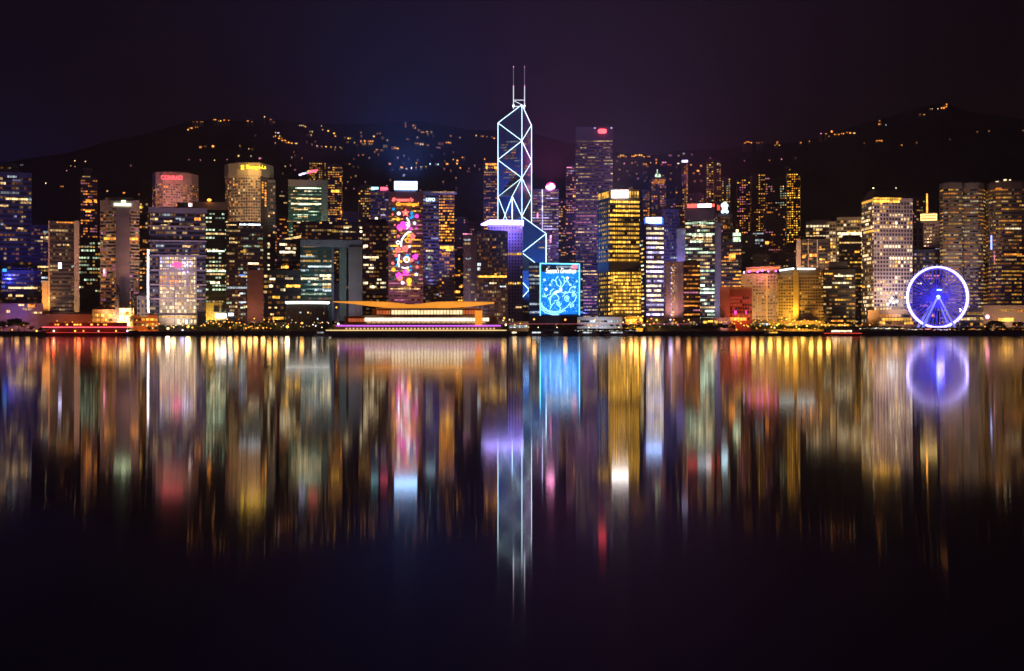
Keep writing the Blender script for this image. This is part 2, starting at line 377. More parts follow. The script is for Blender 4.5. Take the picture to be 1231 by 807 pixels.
# ------------------------------------------------------------------ the glass tower with crossed light strips and twin masts
def diamond_tower():
    D = 1900.0; R = 31.2/F*D; cx, cyy = PX(627.4, D), D
    A = (cx+PX(598.6, D)-PX(627.4, D), cyy+11.6/F*D); Bk = (PX(639, D+29/F*D), cyy+29/F*D); A2 = (PX(656.5, D-11.6/F*D), cyy-11.6/F*D); F1 = (PX(615.8, D-29/F*D), cyy-29/F*D); Cc = (cx, cyy)
    A = (PX(598.6, D+13), D+13.0)
    root = empty('office_tower', (cx, cyy, GRD), 'tallest tower, dark faceted glass outlined with crossed white light strips and twin roof masts', 'tower')
    z = lambda py: PZ(py, D)
    g = mat('blue_black_glass', (.06, .085, .15), .3, 0, spec=.6)
    m = MB(); m.prism([Cc, Bk, A], GRD, 0, ztop=[PZ(126, Cc[1]), PZ(151, Bk[1]), PZ(148, A[1])]); m.build('glass_shaft', g, root)
    m = MB(); m.prism([Cc, A, F1], GRD, 0, ztop=[PZ(214, Cc[1]), PZ(236.5, A[1]), PZ(236, F1[1])]); m.build('glass_shaft', g, root)
    m = MB(); m.prism([Cc, A2, Bk], GRD, 0, ztop=[PZ(260.3, Cc[1]), PZ(281, A2[1]), PZ(281, Bk[1])]); m.build('glass_shaft', g, root)
    m = MB(); m.prism([Cc, F1, A2], GRD, 0, ztop=[PZ(304, Cc[1]), PZ(325, F1[1]), PZ(326, A2[1])]); m.build('glass_shaft', g, root)
    LS = mat('light_strip_cyan_white', (.8, .9, .9), .4, 0, (.66, .95, 1), 2.6)
    def P(c, py, o=.6):
        # stand the strip just outside its corner
        return (c[0], c[1]-o, PZ(py, c[1]))
    segs = []
    def S(c1, y1, c2, y2, r=.46):
        b = MB(); b.tube(P(c1, y1), P(c2, y2), r, k=6); b.build('light_strip', LS, root)
    S(Cc, 126, Cc, 304); S(A, 148, A, 300); S(Bk, 151, Bk, 281)
    S(Cc, 126, A, 148); S(Cc, 126, Bk, 151)
    for y0 in (148, 192.6):
        S(A, y0, Cc, y0+21.5); S(Cc, y0+21.5, A, y0+44.2); S(Bk, y0+2.5, Cc, y0+21.5); S(Cc, y0+21.5, Bk, y0+45.5)
    S(Bk, 238, Cc, 260.3)
    S(Cc, 214, F1, 236); S(F1, 236, F1, 304, .62); S(F1, 236, Cc, 260.3); S(A, 236.5, F1, 281); S(F1, 236, A, 281)
    S(Cc, 260.3, A2, 281); S(A2, 281, A2, 372, .6); S(A2, 281, Cc, 304); S(Cc, 304, A2, 326)
    S(F1, 326, A2, 371, .5); S(A2, 326, F1, 371, .5); S(Cc, 304, F1, 326)
    # lit floors on the faces
    rr = random.Random(5)
    fcs = [(Face(A, Cc), 152, 234), (Face(Cc, Bk), 155, 256), (Face(A, F1), 240, 300), (Face(F1, Cc), 268, 300), (Face(Cc, A2), 286, 302), (Face(F1, A2), 330, 378)]
    for fc, ya, yb in fcs:
        yy = ya
        fl = MB()
        while yy < yb:
            zz = fc.z_of(yy, fc.L/2); fc.slab(fl, 0.6, fc.L-.6, zz-.25, zz+.25, .12, -.1)
            if rr.random() < .6 and yy > ya+4:
                u = rr.uniform(1, fc.L*.7); L = min(fc.L-1-u, rr.uniform(4, 22))
                if L > 2:
                    b = MB(); fc.slab(b, u, u+L, zz+.4, zz+2.2, .2, -.1); b.build('window', EM(rr.choice(('O0', 'W0', 'W1', 'W0', 'O1', 'C0'))), root)
            yy += 3.3
        fl.build('floor_edges', mat('glass_spandrel', (.055, .07, .10), .3), root)
    MW = mat('mast_white', (.75, .78, .85), .5); ML = mat('mast_lamp', (.8, .8, .8), .5, 0, (.85, .9, 1), 1.1)
    for px in (617.3, 630.6):
        b = MB(); x = PX(px, D); b.tube((x, D, z(131)), (x, D, z(104)), .62, ML, 6); b.tube((x, D, z(104)), (x, D, z(80.5)), .34, mat('mast_upper', (.6, .5, .6), .5, 0, (.75, .55, .75), .32), 5)
        mo = b.build('mast', None, root)
        single('mast_lamp', EM('P2'), mo, lambda q: q.ball((x, D, z(103.5)), 1.0)); b = MB(); b.ball((x, D, z(80.5)), .8, EM('P2')); b.build('mast_lamp', None, mo)
        single('mast_foot_lamp', EM('C4'), mo, lambda q: q.ball((x, D-1, z(127.5)), 1.7 if px < 620 else 1.2))
    b = MB()
    for a, c in (((617.3, 120.5), (630.6, 120.5)), ((617.3, 121), (627, 126)), ((617.3, 128), (630.6, 128))):
        b.tube((PX(a[0], D), D, z(a[1])), (PX(c[0], D), D, z(c[1])), .5)
    b.build('mast_brace', ML, root)
    # blue wash on the lower right facets
    o = Bld(); o.root = root; o.D = D
    flood(o, 645, 385, 290, (.07, .30, 1), 1.2e6, dist=75, z=30, cone=80)
    flood(o, 612, 290, 225, (.10, .22, 1), 9e5, dist=70, z=150, cone=60)
diamond_tower()
#@@CITY
# ------------------------------------------------------------------ the city, far left to right
def bulge(x0, x1, d, n=6, tilt=0):
    return [(x0+(x1-x0)*i/n, d*(1-math.sin(PI*(i+.35)/(n+.7)))+tilt*i/n) for i in range(n+1)]
cream = (.40, .33, .27); tan = (.34, .27, .21)
# -- far left
b = B('broad blue-lit office tower at the far left edge, with a few long white lit floors', -26, 38, 207, 1500, bay=4, fh=5, lit=.05, run=3, pal='W1 C1 C0 W1', wall=(.10, .12, .20), yhi=212,
      extra=[(7, 33, 239.5, 'W3', 2), (34, 38, 240, 'C1'), (0, 10, 247.5, 'W2', 2), (9, 20, 212.6, 'C1'), (0, 7, 220.5, 'W2', 2.4), (15, 26, 217, 'V0'), (16, 20, 260.5, 'V1'), (26, 31, 261, 'W1'), (7, 13.5, 274.5, 'W2', 2), (21, 28, 275, 'W2', 2), (12, 21, 288, 'W2', 2), (0, 4, 269.5, 'C1')])
flood(b, 10, 395, 260, (.07, .09, 1), 2.0e5, dist=120, z=60, cone=110)
b = B('tall slim blue tower rising behind the broad blue-lit one at the left edge', -18, 22, 197, 1640, bay=4, lit=.04, pal='C0 B1 W1', wall=(.09, .11, .18))
flood(b, 5, 300, 215, (.07, .09, 1), 8e4, dist=110, z=140, cone=90)
b = B('dark office block with two broken white window rows behind the left pink podium', 2, 49, 326, 1430, bay=3.4, lit=.06, pal='W1 B1 W1', wall=(.06, .06, .12), extra=[(10, 45, 346.3, 'W3', 1.8), (10, 15, 355.6, 'W2', 2), (19, 28, 355.6, 'W2', 2), (3, 8, 325, 'T2', 3)])
flood(b, 20, 395, 340, (.10, .10, 1), 1.5e4, dist=120, z=20)
B('narrow dark block squeezed between the blue-lit tower and the twin-pillar tower', 37, 60, 272, 1480, lit=.10, pal='W1 W2 C1', wall=(.07, .06, .09), extra=[(52, 59, 279, 'C1', 2), (52, 59, 287, 'W1', 2), (43, 50, 328.5, 'W2', 1.8), (50, 57, 334, 'C2', 2)])
b = B('dark glass tower held between two tall tan concrete pillars lit from below', 60, 93, 267.5, 1400, lit=.10, run=2.5, pal='W1 W1 C1', wall=(.055, .045, .06), extra=[(68, 89, 267.6, 'O2', 1.4), (69, 73, 294.5, 'W2', 1.6), (76, 83, 294.5, 'W2', 1.6), (70, 74, 319.5, 'V4', 6)])
for xa, xb in ((58, 67.5), (89, 95.5)):
    pbox(b, 'pillar', xa, xb, 266, 385, wallm((.42, .33, .27)), -1, 3.5)
pbox(b, 'side_wing', 50.5, 58, 338, 385, wallm((.38, .30, .24)), -1, 1.5)
flood(b, 61, 376, 330, (1, .42, .10), 9e4, dist=16, z=24, cone=85); flood(b, 54, 376, 350, (1, .40, .08), 7e4, dist=14, z=20, cone=80)
flood(b, 92, 388, 340, (1, .60, .25), 6e4, dist=16, z=12, cone=80); flood(b, 76, 390, 300, (1, .6, .45), 2.4e5, dist=90, z=20, cone=75)
B('thin dark tower with scattered orange windows behind the twin-pillar tower', 97, 117, 214, 1900, style='grid', fh=3.6, bay=3.2, lit=.18, run=1.5, pal='O2 O1 O1 P1 O2', wall=(.07, .05, .07), cap=60, extra=[(99, 108, 212.5, 'W1', 1.4), (103, 110, 242, 'O3', 4), (113, 116, 242, 'O3', 4), (103, 109, 254, 'O3', 3)])
B('lean spire block on the roofline of the thin dark orange-lit tower', 101, 109, 203, 1925, name='apartment_tower', style='grid', lit=.08, pal='W1 P1', wall=(.07, .05, .07), cap=20)
B('low dark office block with greenish speckled windows left of the cream riverside hotel', 94, 121, 288, 1700, style='grid', fh=4.2, bay=3.4, lit=.24, run=2, pal='G1 W1 G2 Y1 G1', wall=(.05, .045, .06), cap=60, ylow=352)
B('shadowed block with yellow-orange windows right behind the cream waterfront hotel', 158, 178, 241, 1470, style='grid', lit=.16, run=1.3, pal='O2 O1 W1', wall=(.10, .07, .08), cap=60, extra=[(166, 172, 249, 'Y2', 2.4), (172, 176, 290, 'O2', 3)])
b = B('cream hotel tower with rounded ends, balcony lines and a pale green roof sign', 121, 167, 241.5, 1380, chain=bulge(121, 167, 9, 7), name='hotel_tower', cat='hotel', style='band', fh=3.3, bay=3.4, lit=.22, run=1.6, pal='O1 O2 W1 O1 P1', wall=cream, win=(.7, .52), ledge=.7, yhi=253,
      extra=[(126, 140, 287, 'O3', 2.2), (147.5, 166, 287.5, 'O3', 2.2), (134, 154, 312, 'O2', 2.2), (125, 128, 328, 'P3', 7)])
pbox(b, 'recessed_core', 139, 156, 250, 388, wallm((.16, .12, .13)), -.5, 5.8)
SG = mat('sign_green_white', (.5, .6, .5), .5, 0, (.80, 1, .55), 2.6, sample=True)
pbox(b, 'roof_sign', 137, 157.5, 245.2, 248.3, SG, 6.2, 7.2)
pbox(b, 'roof_emblem', 146, 151, 241.6, 244.4, SG, 6.2, 7.0)
pbox(b, 'sign_backing', 133, 161, 242, 250, wallm((.36, .28, .26)), -.5, 5.9)
flood(b, 143, 394, 330, (1, .50, .28), 3.6e5, dist=60, z=12); flood(b, 150, 390, 360, (1, .75, .3), 7e4, dist=22, z=10, cone=110)
# -- low left waterfront
b = B('pink-grey podium building with small windows behind the dark left trees', -12, 52, 366, 1330, dep=60, name='podium_building', cat='building', style='grid', fh=4.5, bay=5, lit=.06, pal='W1 O1', wall=(.26, .18, .22), unlit=False, extra=[(22, 29, 366.8, 'W2', 1.6), (33, 42, 367.8, 'O2', 3), (38, 50, 376, 'W2', 1.4), (8, 12, 374.5, 'W2', 2.4)])
flood(b, 20, 398, 380, (.9, .35, .45), 5e4, dist=40, z=8, cone=130)
b = B('long low shed with warm-lit eaves at the foot of the twin-pillar tower', 48, 128, 379, 1345, dep=40, name='pier_shed', cat='building', style='grid', fh=5, bay=5, lit=.12, pal='O1 O2 P1', wall=(.20, .13, .12), unlit=False, extra=[(66, 74, 390, 'O3', 2), (78, 84, 390, 'O3', 2), (89, 100, 389.6, 'Y3', 2.2), (110, 115, 390, 'O3', 2)])
flood(b, 90, 399, 388, (1, .18, .06), 3.2e4, dist=26, z=7, cone=150)
b = B('squat hall with rows of golden lit openings beside four dark slim pylons', 111, 140, 373.5, 1335, dep=30, name='waterfront_hall', cat='building', style='grid', fh=4.2, bay=3.6, lit=.75, run=3, pal='Y2 O2 Y3 O1', wall=(.34, .20, .12), zb=3)
flood(b, 126, 396, 380, (1, .5, .12), 2.4e4, dist=18, z=6, cone=140)
b = B('small pale hall blazing with white floodlight between slim dark pylons', 143, 161, 372, 1338, dep=30, name='waterfront_hall', cat='building', style='grid', fh=4.2, bay=3.6, lit=.55, run=3, pal='Y3 Y2 W3', wall=(.55, .45, .30))
for px, py in ((149.5, 380.5), (143, 387.5), (146, 388.5), (154, 388), (152, 384)):
    single('floodlamp', EM('Y4') if px < 150 else EM('W4'), b.root, lambda q: q.ball((PX(px, 1332), 1332, PZ(py, 1332)), 1.3))
flood(b, 151, 392, 380, (1, .72, .22), 7e4, dist=16, z=7, cone=140)
for i, (px, py) in enumerate(((138.5, 366), (142, 352), (158.5, 351), (163.5, 356))):
    lab = ['dark slim pylon at the left edge of the golden-windowed hall', 'dark slim pylon between the golden hall and the floodlit hall', 'tallest dark slim pylon right of the floodlit pale hall', 'dark slim pylon standing against the small pale house'][i]
    r = empty('lattice_pylon', (PX(px, 1328), 1328, GRD), lab, 'pylon', 'dark pylons on the left waterfront')
    m = MB(); x = PX(px, 1328); zt = PZ(py, 1328)
    for s1 in (-1, 1):
        for s2 in (-1, 1): m.tube((x+s1*1.1, 1328+s2*1.1, GRD), (x+s1*.35, 1328+s2*.35, zt), .22, k=4)
    for k in range(12):
        z = GRD+(zt-GRD)*k/12; w = 1.1-.75*k/12; z2 = GRD+(zt-GRD)*(k+1)/12
        m.tube((x-w, 1328-w, z), (x+w, 1328-w, z2), .14, k=4); m.tube((x+w, 1328+w, z), (x-w, 1328+w, z2), .14, k=4)
    m.build('lattice', DARK, r)
    single('top_beam', DARK, r, lambda q: q.box(x-2, x+2, 1327.6, 1328.4, zt, zt+.7))
b = B('small pale stuccoed house with dark windows beside the white-outlined headquarters', 164.5, 178, 357, 1370, name='house', cat='house', style='grid', fh=4, bay=3.6, lit=.04, run=1, pal='W1', wall=(.42, .36, .36), win=(.45, .6))
flood(b, 171, 392, 370, (1, .7, .6), 3e4, dist=30, z=8)
# -- headquarters block with white outline
b = B('headquarters block with ledged bays, white lit outline, bright lower floors and a pink flower sign', 180, 247, 251, 1350, dep=45, bay=2.8, fh=4.2, lit=.08, run=2, pal='W1 W1 C1 W2', wall=(.11, .10, .16), yhi=256, zb=3, ylow=379,
      extra=[(197, 207, 266, 'W2', 1.6), (211, 218, 263, 'C1', 1.6), (234, 241, 263.5, 'O3', 2.6), (193, 201, 271, 'W2', 1.6), (229, 233, 272, 'W2', 1.6), (235, 246, 275.5, 'W1', 1.6), (193, 233, 322.7, 'Y3', 1.3)])
OUTL = mat('outline_light', (.8, .8, .8), .5, 0, (.93, .86, 1), 3.2)
for y in (272.5, 290, 307.5, 325, 342.5, 359.5):
    pbox(b, 'ledge', 178.3, 248.5, y-.9, y+.9, wallm((.42, .36, .40)), -1, 2.6)
pbox(b, 'cornice', 178.3, 249, 250, 256, wallm((.34, .27, .29)), -1, 2.4)
pbox(b, 'cornice', 177.5, 238, 376.4, 378.8, wallm((.5, .45, .45)), -1, 3)
D_ = 1350
m = MB(); yv = [(178.6, 300), (178.3, 340), (178.6, 372), (180, 377), (184, 378.6), (191, 378.8)]
m.line([(PX(p-.4, D_+2), D_+2, PZ(q, D_+2)) for p, q in yv], 1.0, k=6); m.build('light_outline', OUTL, b.root)
for y in (307.3, 325.2, 342.6, 359.6):
    single('light_outline', OUTL, b.root, lambda q: q.tube((PX(178.6, D_-3), D_-1, PZ(y, D_)), (PX(190.5, D_-3), D_-3, PZ(y-.6, D_)), .32))
rr = random.Random(3)
bf = Face(*front_line(192, 235.5, D_-2.2)); yy = 310.5; k = 0
pbox(b, 'wall', 191.5, 236.5, 308.5, 377, wallm((.46, .40, .38)), -1, 2.1)
while yy < 377:
    m = MB(); n = 15
    for j in range(n):
        if 328 < yy < 350 and j % 15 in (3, 11): continue
        key = ('V2', 'W2', 'K2')[rr.randrange(3)] if yy < 330 else (('O2', 'O2', 'Y2')[rr.randrange(3)] if (yy > 330 and j < 8 and yy < 346) else ('W2', 'K2', 'W1', 'K2')[rr.randrange(4)])
        u0 = (j+.18)*bf.L/n; u1 = (j+.82 if yy < 345 else j+.97)*bf.L/n
        z = PZ(yy, bf.p0.y); hh = 1.1 if yy < 330 else 1.25
        bf.slab(m, u0, u1, z-hh, z+hh, .25, -.05, EM(key))
    m.build('window_row', None, b.root); yy += 4.55
pbox(b, 'podium', 191, 237, 379, 391, wallm((.5, .46, .44)), -1, 6)
for j in range(9): pbox(b, 'window', 192.5+j*5, 196.2+j*5, 384.5, 389.5, EM('K2' if j % 3 else 'C3'), 5.8, 6.15)
pbox(b, 'window', 193, 235, 380.3, 381.9, EM('Y2'), 5.8, 6.15)
flood(b, 212, 398, 350, (1, .80, .60), 7e4, dist=30, z=7, cone=110); flood(b, 205, 398, 300, (.75, .55, 1), 3e5, dist=100, z=12, cone=70)
PINK = mat('neon_pink', (.5, .1, .2), .5, 0, (1, .07, .32), 1.9)
for (px, py, r) in ((207.5, 318.6, 1.9), (210.8, 316.4, 1.9), (214.4, 316.8, 2), (217.6, 318.2, 1.8), (211.2, 320, 1.7), (215, 320.4, 1.5)):
    def fn(q):
        c = (PX(px, 1346), 1346, PZ(py, 1346)); R = r/F*1346
        for k in range(5):
            a = 2*PI*k/5; q.tube((c[0]+R*.5*math.cos(a), 1345.6, c[2]+R*.5*math.sin(a)), (c[0]+R*.5*math.cos(a), 1346.4, c[2]+R*.5*math.sin(a)), R*.5, k=8)
    single('neon_flower', PINK, b.root, fn)
for px, py in ((222, 316.5), (225, 318.5), (229, 319.6), (222.4, 320), (226, 327), (221, 327.6), (231, 317)):
    single('neon_dot', EM('V3'), b.root, lambda q: q.ball((PX(px, 1346), 1346, PZ(py, 1346)), 1.0))
pbox(b, 'flagpole', 209.8, 210.5, 351, 392, DARK, 7, 7.4)
RED = mat('neon_red', (.5, .05, .05), .5, 0, (1, .10, .13), 2.4, sample=True)
b = B('curved pinkish hotel tower with red glowing letters below its sloping roof edge', 183, 238.5, 207.5, 1800, chain=[(183, 26), (187, 6), (196, 0), (208, 3), (220, 12), (230, 24), (238.5, 44)], name='hotel_tower', cat='hotel', style='grid', fh=3.3, bay=3.5, lit=.34, run=1, pal='O1 O2 P1 O1 W1', wall=(.40, .29, .26), win=(.6, .5), yhi=220)
sign(b, 'CONRAD', 193.5, 219.5, 211, 216.2, RED, out=2, bold=.025)
flood(b, 205, 260, 213, (1, .34, .36), 1.9e5, dist=55, z=150, cone=110); flood(b, 226, 262, 230, (1, .62, .42), 1.6e5, dist=60, z=130, cone=110)
b = B('office tower with green-white speckled windows under a flat tan roof slab and glowing sign', 247, 274, 252.5, 1480, lit=.30, run=1.5, pal='G1 G2 W2 G1 W1 G2', style='grid', fh=4.1, bay=3.2, win=(.72, .42), wall=(.035, .045, .05),
      extra=[(248, 268, 281, 'W2', 1.5), (249, 270, 302, 'G3', 1.6), (248, 272, 326, 'G3', 1.6), (248, 270, 329.8, 'W2', 1.6), (253, 264, 340, 'K3', 2.2)])
pbox(b, 'roof_slab', 231, 272.5, 243.3, 252.5, wallm((.44, .35, .31)), -30, 3, D=1480)
pbox(b, 'roof_hut', 213, 226, 243.6, 252, DARK, -20, 0)
YS = mat('sign_cream', (.6, .6, .4), .5, 0, (1, .92, .50), 3.2, sample=True)
sign(b, 'Tower', 234.8, 247.6, 245.0, 249.9, YS, out=4.2, bold=.04)
pbox(b, 'sign_emblem', 226.8, 229.6, 244.8, 250.0, mat('sign_white_pink', (.6, .5, .5), .5, 0, (1, .75, .7), 4, sample=True), 3.4, 4.3)
pbox(b, 'sign_emblem', 230.6, 233, 244.8, 250.0, mat('sign_white_pink', (.6, .5, .5)), 3.4, 4.3)
pbox(b, 'podium_frame', 247.5, 271.5, 364, 385, wallm((.5, .40, .2)), -1, 2.5)
pbox(b, 'window', 257, 263.5, 368, 375, GLASS, 2, 2.8); pbox(b, 'window', 266, 270, 367.5, 375.5, GLASS, 2, 2.8)
SW = mat('sign_ice_white', (.8, .85, .9), .5, 0, (.80, .93, 1), 4.5, sample=True)
pbox(b, 'entrance_sign', 259, 272.5, 377.5, 382.5, SW, 4, 5.2); pbox(b, 'entrance_sign', 274.5, 280.5, 376.6, 380, SW, 4, 5.2)
flood(b, 250, 392, 372, (1, .66, .10), 5.5e4, dist=20, z=8, cone=110)
single('beacon', EM('O4'), b.root, lambda q: q.ball((PX(251.5, 1475), 1475, PZ(240.6, 1475)), 2.4, sz=.6))
# -- tall hotel with yellow letters
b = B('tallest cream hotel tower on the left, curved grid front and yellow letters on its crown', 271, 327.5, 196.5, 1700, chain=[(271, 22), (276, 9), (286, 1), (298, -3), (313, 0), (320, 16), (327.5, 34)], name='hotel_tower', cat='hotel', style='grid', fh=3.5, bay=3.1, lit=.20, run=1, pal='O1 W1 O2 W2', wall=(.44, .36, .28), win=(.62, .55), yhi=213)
pf = [Vector(p) for p in b.pts]
m = MB()
for p, q in zip(b.pts, b.pts[1:]):
    f = Face(p, q); f.slab(m, 0, f.L, PZ(211.5, 1700), PZ(196, 1700), 1.4)
m.build('crown_band', wallm((.46, .38, .28)), b.root)
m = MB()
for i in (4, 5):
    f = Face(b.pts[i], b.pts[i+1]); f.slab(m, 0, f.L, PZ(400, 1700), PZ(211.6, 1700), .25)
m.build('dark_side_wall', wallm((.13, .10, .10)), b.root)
rr = random.Random(11)
for i, ncol in ((4, 2), (5, 2)):
    f = Face(b.pts[i], b.pts[i+1])
    for c in range(ncol):
        for y in range(218, 260, 3):
            if rr.random() < (.9 if c == 1 and y > 225 else .55) and y < (245 if rr.random() < .8 else 262):
                u = f.L*(.22+.5*c); single('window', EM(rr.choice(('O2', 'O3', 'O2', 'Y2'))), b.root, lambda q: f.slab(q, u, u+f.L*.26, PZ(y+1.9, 1700), PZ(y, 1700), .5))
YL = mat('neon_yellow', (.6, .5, .05), .5, 0, (1, .66, .02), 2.6, sample=True)
sign(b, 'Shangri-La', 296, 320, 198.4, 204.6, YL, out=6.5, D=1700, bold=.02)
single('sign_emblem', YL, b.root, lambda q: [q.tube((PX(291.5, 1693)+dx, 1692, PZ(y, 1693)), (PX(291.5, 1693)+dx*.4, 1692.8, PZ(y+2, 1693)), .7) for dx in (-1.6, 0, 1.6) for y in (199, 202)])
flood(b, 295, 300, 225, (1, .62, .34), 3.8e5, dist=80, z=110, cone=80); flood(b, 306, 215, 202, (1, .6, .2), 5e4, dist=28, z=196, cone=140)
b = B('dark glass office tower with white-lit roof edge in front of the tallest cream hotel', 272, 316, 268.5, 1480, lit=.14, run=2.2, pal='W1 C1 W2 G1', wall=(.07, .065, .09), fh=4, extra=[(288, 313, 270.2, 'C3', 1.6), (272, 284, 270.6, 'W2', 1.2), (289, 296, 302.5, 'Y2', 2), (298, 311, 317, 'K3', 2), (287, 295, 331, 'B2', 1.6), (288, 295, 353, 'C2', 1.6), (287, 296, 363.5, 'C2', 1.6), (289, 295, 370, 'G2', 1.4)])
for xa in (271.6, 278, 284.5): pbox(b, 'mullion_fin', xa, xa+.8, 268.5, 385, wallm((.2, .18, .22)), -.5, 1.5)
pbox(b, 'brown_panel', 297, 317.5, 325, 386, wallm((.20, .12, .10)), -.5, 1.6)
flood(b, 305, 395, 350, (1, .4, .25), 9e4, dist=40, z=10)
b = B('slender dark service tower with a column of white dots right of the glass tower', 316.5, 331, 217, 1720, style='grid', fh=4, bay=3.2, lit=.10, run=1, pal='W1 O1 W2', wall=(.09, .08, .10), extra=[(321.5, 324.5, y, 'K2', 2) for y in (293, 297.5, 305.5, 310, 319, 324)])
b = B('dark block stepping down to the waterfront with a few large amber windows', 317, 361.5, 326, 1380, lit=.10, run=2, pal='W2 Y2', wall=(.045, .04, .07), bay=4, fh=5, extra=[(324, 331, 335.6, 'K3', 2), (343, 352, 335, 'K2', 2), (323.5, 328, 344, 'K3', 2.6), (344, 361, 344, 'Y3', 2.4), (337, 343, 348.6, 'K2', 2.4), (313.5, 317.5, 363, 'O2', 2), (323, 326, 370, 'W2', 1.6), (330, 333, 370, 'W2', 1.6), (325, 329, 378, 'W2', 1.6)])
b = B('dark mid-height block with bright cream windows and a slanting lit roof', 334, 361, 289, 1440, lit=.07, run=2, pal='W1', wall=(.05, .045, .07), bay=4, fh=5, extra=[(336, 345, 294, 'K3', 2.2), (343, 349, 298.6, 'K3', 2), (352, 356, 299, 'K3', 2), (336, 355, 303.3, 'K3', 2.2), (338, 347, 321.2, 'Y3', 2.4), (336, 350, 325.8, 'Y3', 2.4)])
m = MB(); f = Face(*front_line(341, 362, 1441)); m.quadbox([f.pt(0, PZ(289, 1441), .5), f.pt(f.L, PZ(284.5, 1441), .5), f.pt(f.L, PZ(284.5, 1441), -18), f.pt(0, PZ(289, 1441), -18), f.pt(0, PZ(287.5, 1441), .5), f.pt(f.L, PZ(283, 1441), .5), f.pt(f.L, PZ(283, 1441), -18), f.pt(0, PZ(287.5, 1441), -18)]); m.build('slanted_roof_light', EM('W2'), b.root)
B('brownish block with small orange lights left of the green glass bank tower', 330, 348, 262, 1820, style='grid', lit=.16, run=1, pal='O1 O2 P1', wall=(.16, .12, .12), cap=40, extra=[(336, 343, 264, 'O1', 1.5), (336, 342, 235.8, 'W1', 1.6), (341, 345, 244, 'W1', 1.6)])
# -- green glass bank tower
b = B('green glass bank tower framed in brown stone with a red and blue roof emblem', 347, 389, 217, 1750, dep=40, lit=.34, run=3, pal='W1 G1 W2 G2', wall=(.03, .07, .06), glass=mat('green_glass', (.02, .085, .06), .25), bay=2.8, fh=4.2, yhi=224, win=(.85, .3), extra=[(355, 386, 226.5, 'G3', 1.2), (356, 387, 239, 'W3', 1.4), (350, 386, 245.2, 'K3', 1.6), (366, 374, 230, 'K2', 1.6), (354, 370, 252, 'W2', 1.4), (358, 370, 260.5, 'W2', 1.4)])
pbox(b, 'stone_frame', 346.5, 388, 216.5, 224.5, wallm((.26, .17, .17)), -1, 2.2); pbox(b, 'stone_frame', 346.5, 350, 224.5, 270, wallm((.24, .17, .16)), -1, 2.2); pbox(b, 'stone_frame', 386, 394, 216.5, 270, wallm((.24, .18, .14)), -1, 2.2)
flood(b, 368, 300, 240, (.5, .9, .7), 1.5e5, dist=60, z=110, cone=110)
for i, (px, py, k) in enumerate(((361, 210.2, 'V4'), (364.5, 209, 'V4'), (368, 208.2, 'C3'), (370.5, 206.2, 'Y3'))):
    single('roof_emblem', EM(k), b.root, lambda q: q.ball((PX(px, 1746), 1746, PZ(py, 1746)), 2.1, sz=.6))
def fn(q):
    for k in range(6): q.tube((PX(370+k*1.9, 1746), 1746, PZ(208.6-k*.35, 1746)), (PX(374+k*1.6, 1746), 1746, PZ(205.2-k*.25, 1746)), 1.0)
single('roof_emblem', mat('neon_red_soft', (.5, .05, .05), .5, 0, (1, .12, .12), 2.2, sample=True), b.root, fn)
single('emblem_stand', DARK, b.root, lambda q: [q.tube((PX(x, 1750), 1750, PZ(217, 1750)), (PX(x, 1750), 1750, PZ(209, 1750)), .4) for x in (362, 370, 380)])
B('slim apartment tower dotted with yellow windows right of the green glass bank tower', 394, 411, 199, 2020, name='apartment_tower', style='grid', lit=.34, run=1.4, fh=3.2, bay=3.2, pal='Y2 Y1 O2 W1 O1', wall=(.09, .07, .08), cap=60, extra=[(398, 408, 230, 'Y3', 3.4), (409, 413, 255.5, 'O3', 4)])
B('broad dark block with a dotted roof edge behind the square gateway building', 352, 438, 267.5, 1620, lit=.02, run=3, pal='W1', wall=(.055, .045, .075), fh=4.4, bay=3.6, extra=[(399, 406, 278.4, 'Y2', 2), (407, 419, 278.6, 'K2', 1.6), (420, 428, 279, 'W1', 1.4), (413, 419, 274, 'K2', 1.6), (432.5, 435.5, 274, 'K3', 2.2), (432.5, 435.5, 278.6, 'K3', 2.2), (433, 435.5, 286.6, 'K2', 2), (357, 361, 267.6, 'K2', 1.6), (384, 387, 268, 'Y2', 1.6), (396, 399, 268.2, 'K2', 1.6), (415, 418, 268.4, 'Y2', 1.6), (440, 443, 269, 'Y2', 1.6)])
# -- gateway building
D_ = 1400
b = B('square gateway government building, green glass wing and a tall opening under one roof beam', 361, 399, 297, D_, dep=36, lit=.12, run=4, pal='W1 G1 C1', wall=(.035, .08, .08), glass=mat('teal_glass', (.02, .075, .07), .25), bay=3, fh=4.4, win=(.9, .42), roof=False, ylow=362,
      extra=[(364, 382, 296.2, 'Y2', 1.6), (385, 398, 296, 'W2', 1.4), (368, 375, 306.6, 'Y2', 1.6), (368, 379, 313.6, 'Y1', 1.8), (370, 398, 320.6, 'C2', 1.6), (361.5, 383, 335, 'K3', 1.6), (384.5, 398, 331.6, 'K3', 2.2), (388, 398, 335, 'K2', 2), (376, 382, 342, 'K2', 1.6), (388, 398, 342, 'K2', 2), (388, 398, 345.5, 'Y2', 1.8), (388, 398, 349.3, 'C2', 2), (363, 367, 349.3, 'C1', 1.6), (370, 373, 338.6, 'C2', 1.6), (378, 381, 349, 'C2', 1.6)])
fw = wallm((.24, .22, .28))
pbox(b, 'roof_beam', 361, 435.5, 288.6, 297, fw, -34, 1.2, D=D_)
pbox(b, 'left_pier', 398.5, 401.5, 297, 386, wallm((.12, .12, .18)), -30, .8)
pbox(b, 'right_tower', 419, 435.5, 297, 386, wallm((.20, .17, .17)), -34, .9)
pbox(b, 'inner_wall', 408, 416.5, 297, 386, wallm((.16, .19, .17)), -36, -14)
pbox(b, 'inner_glazing', 400, 408, 340, 386, GLASS, -36, -16)
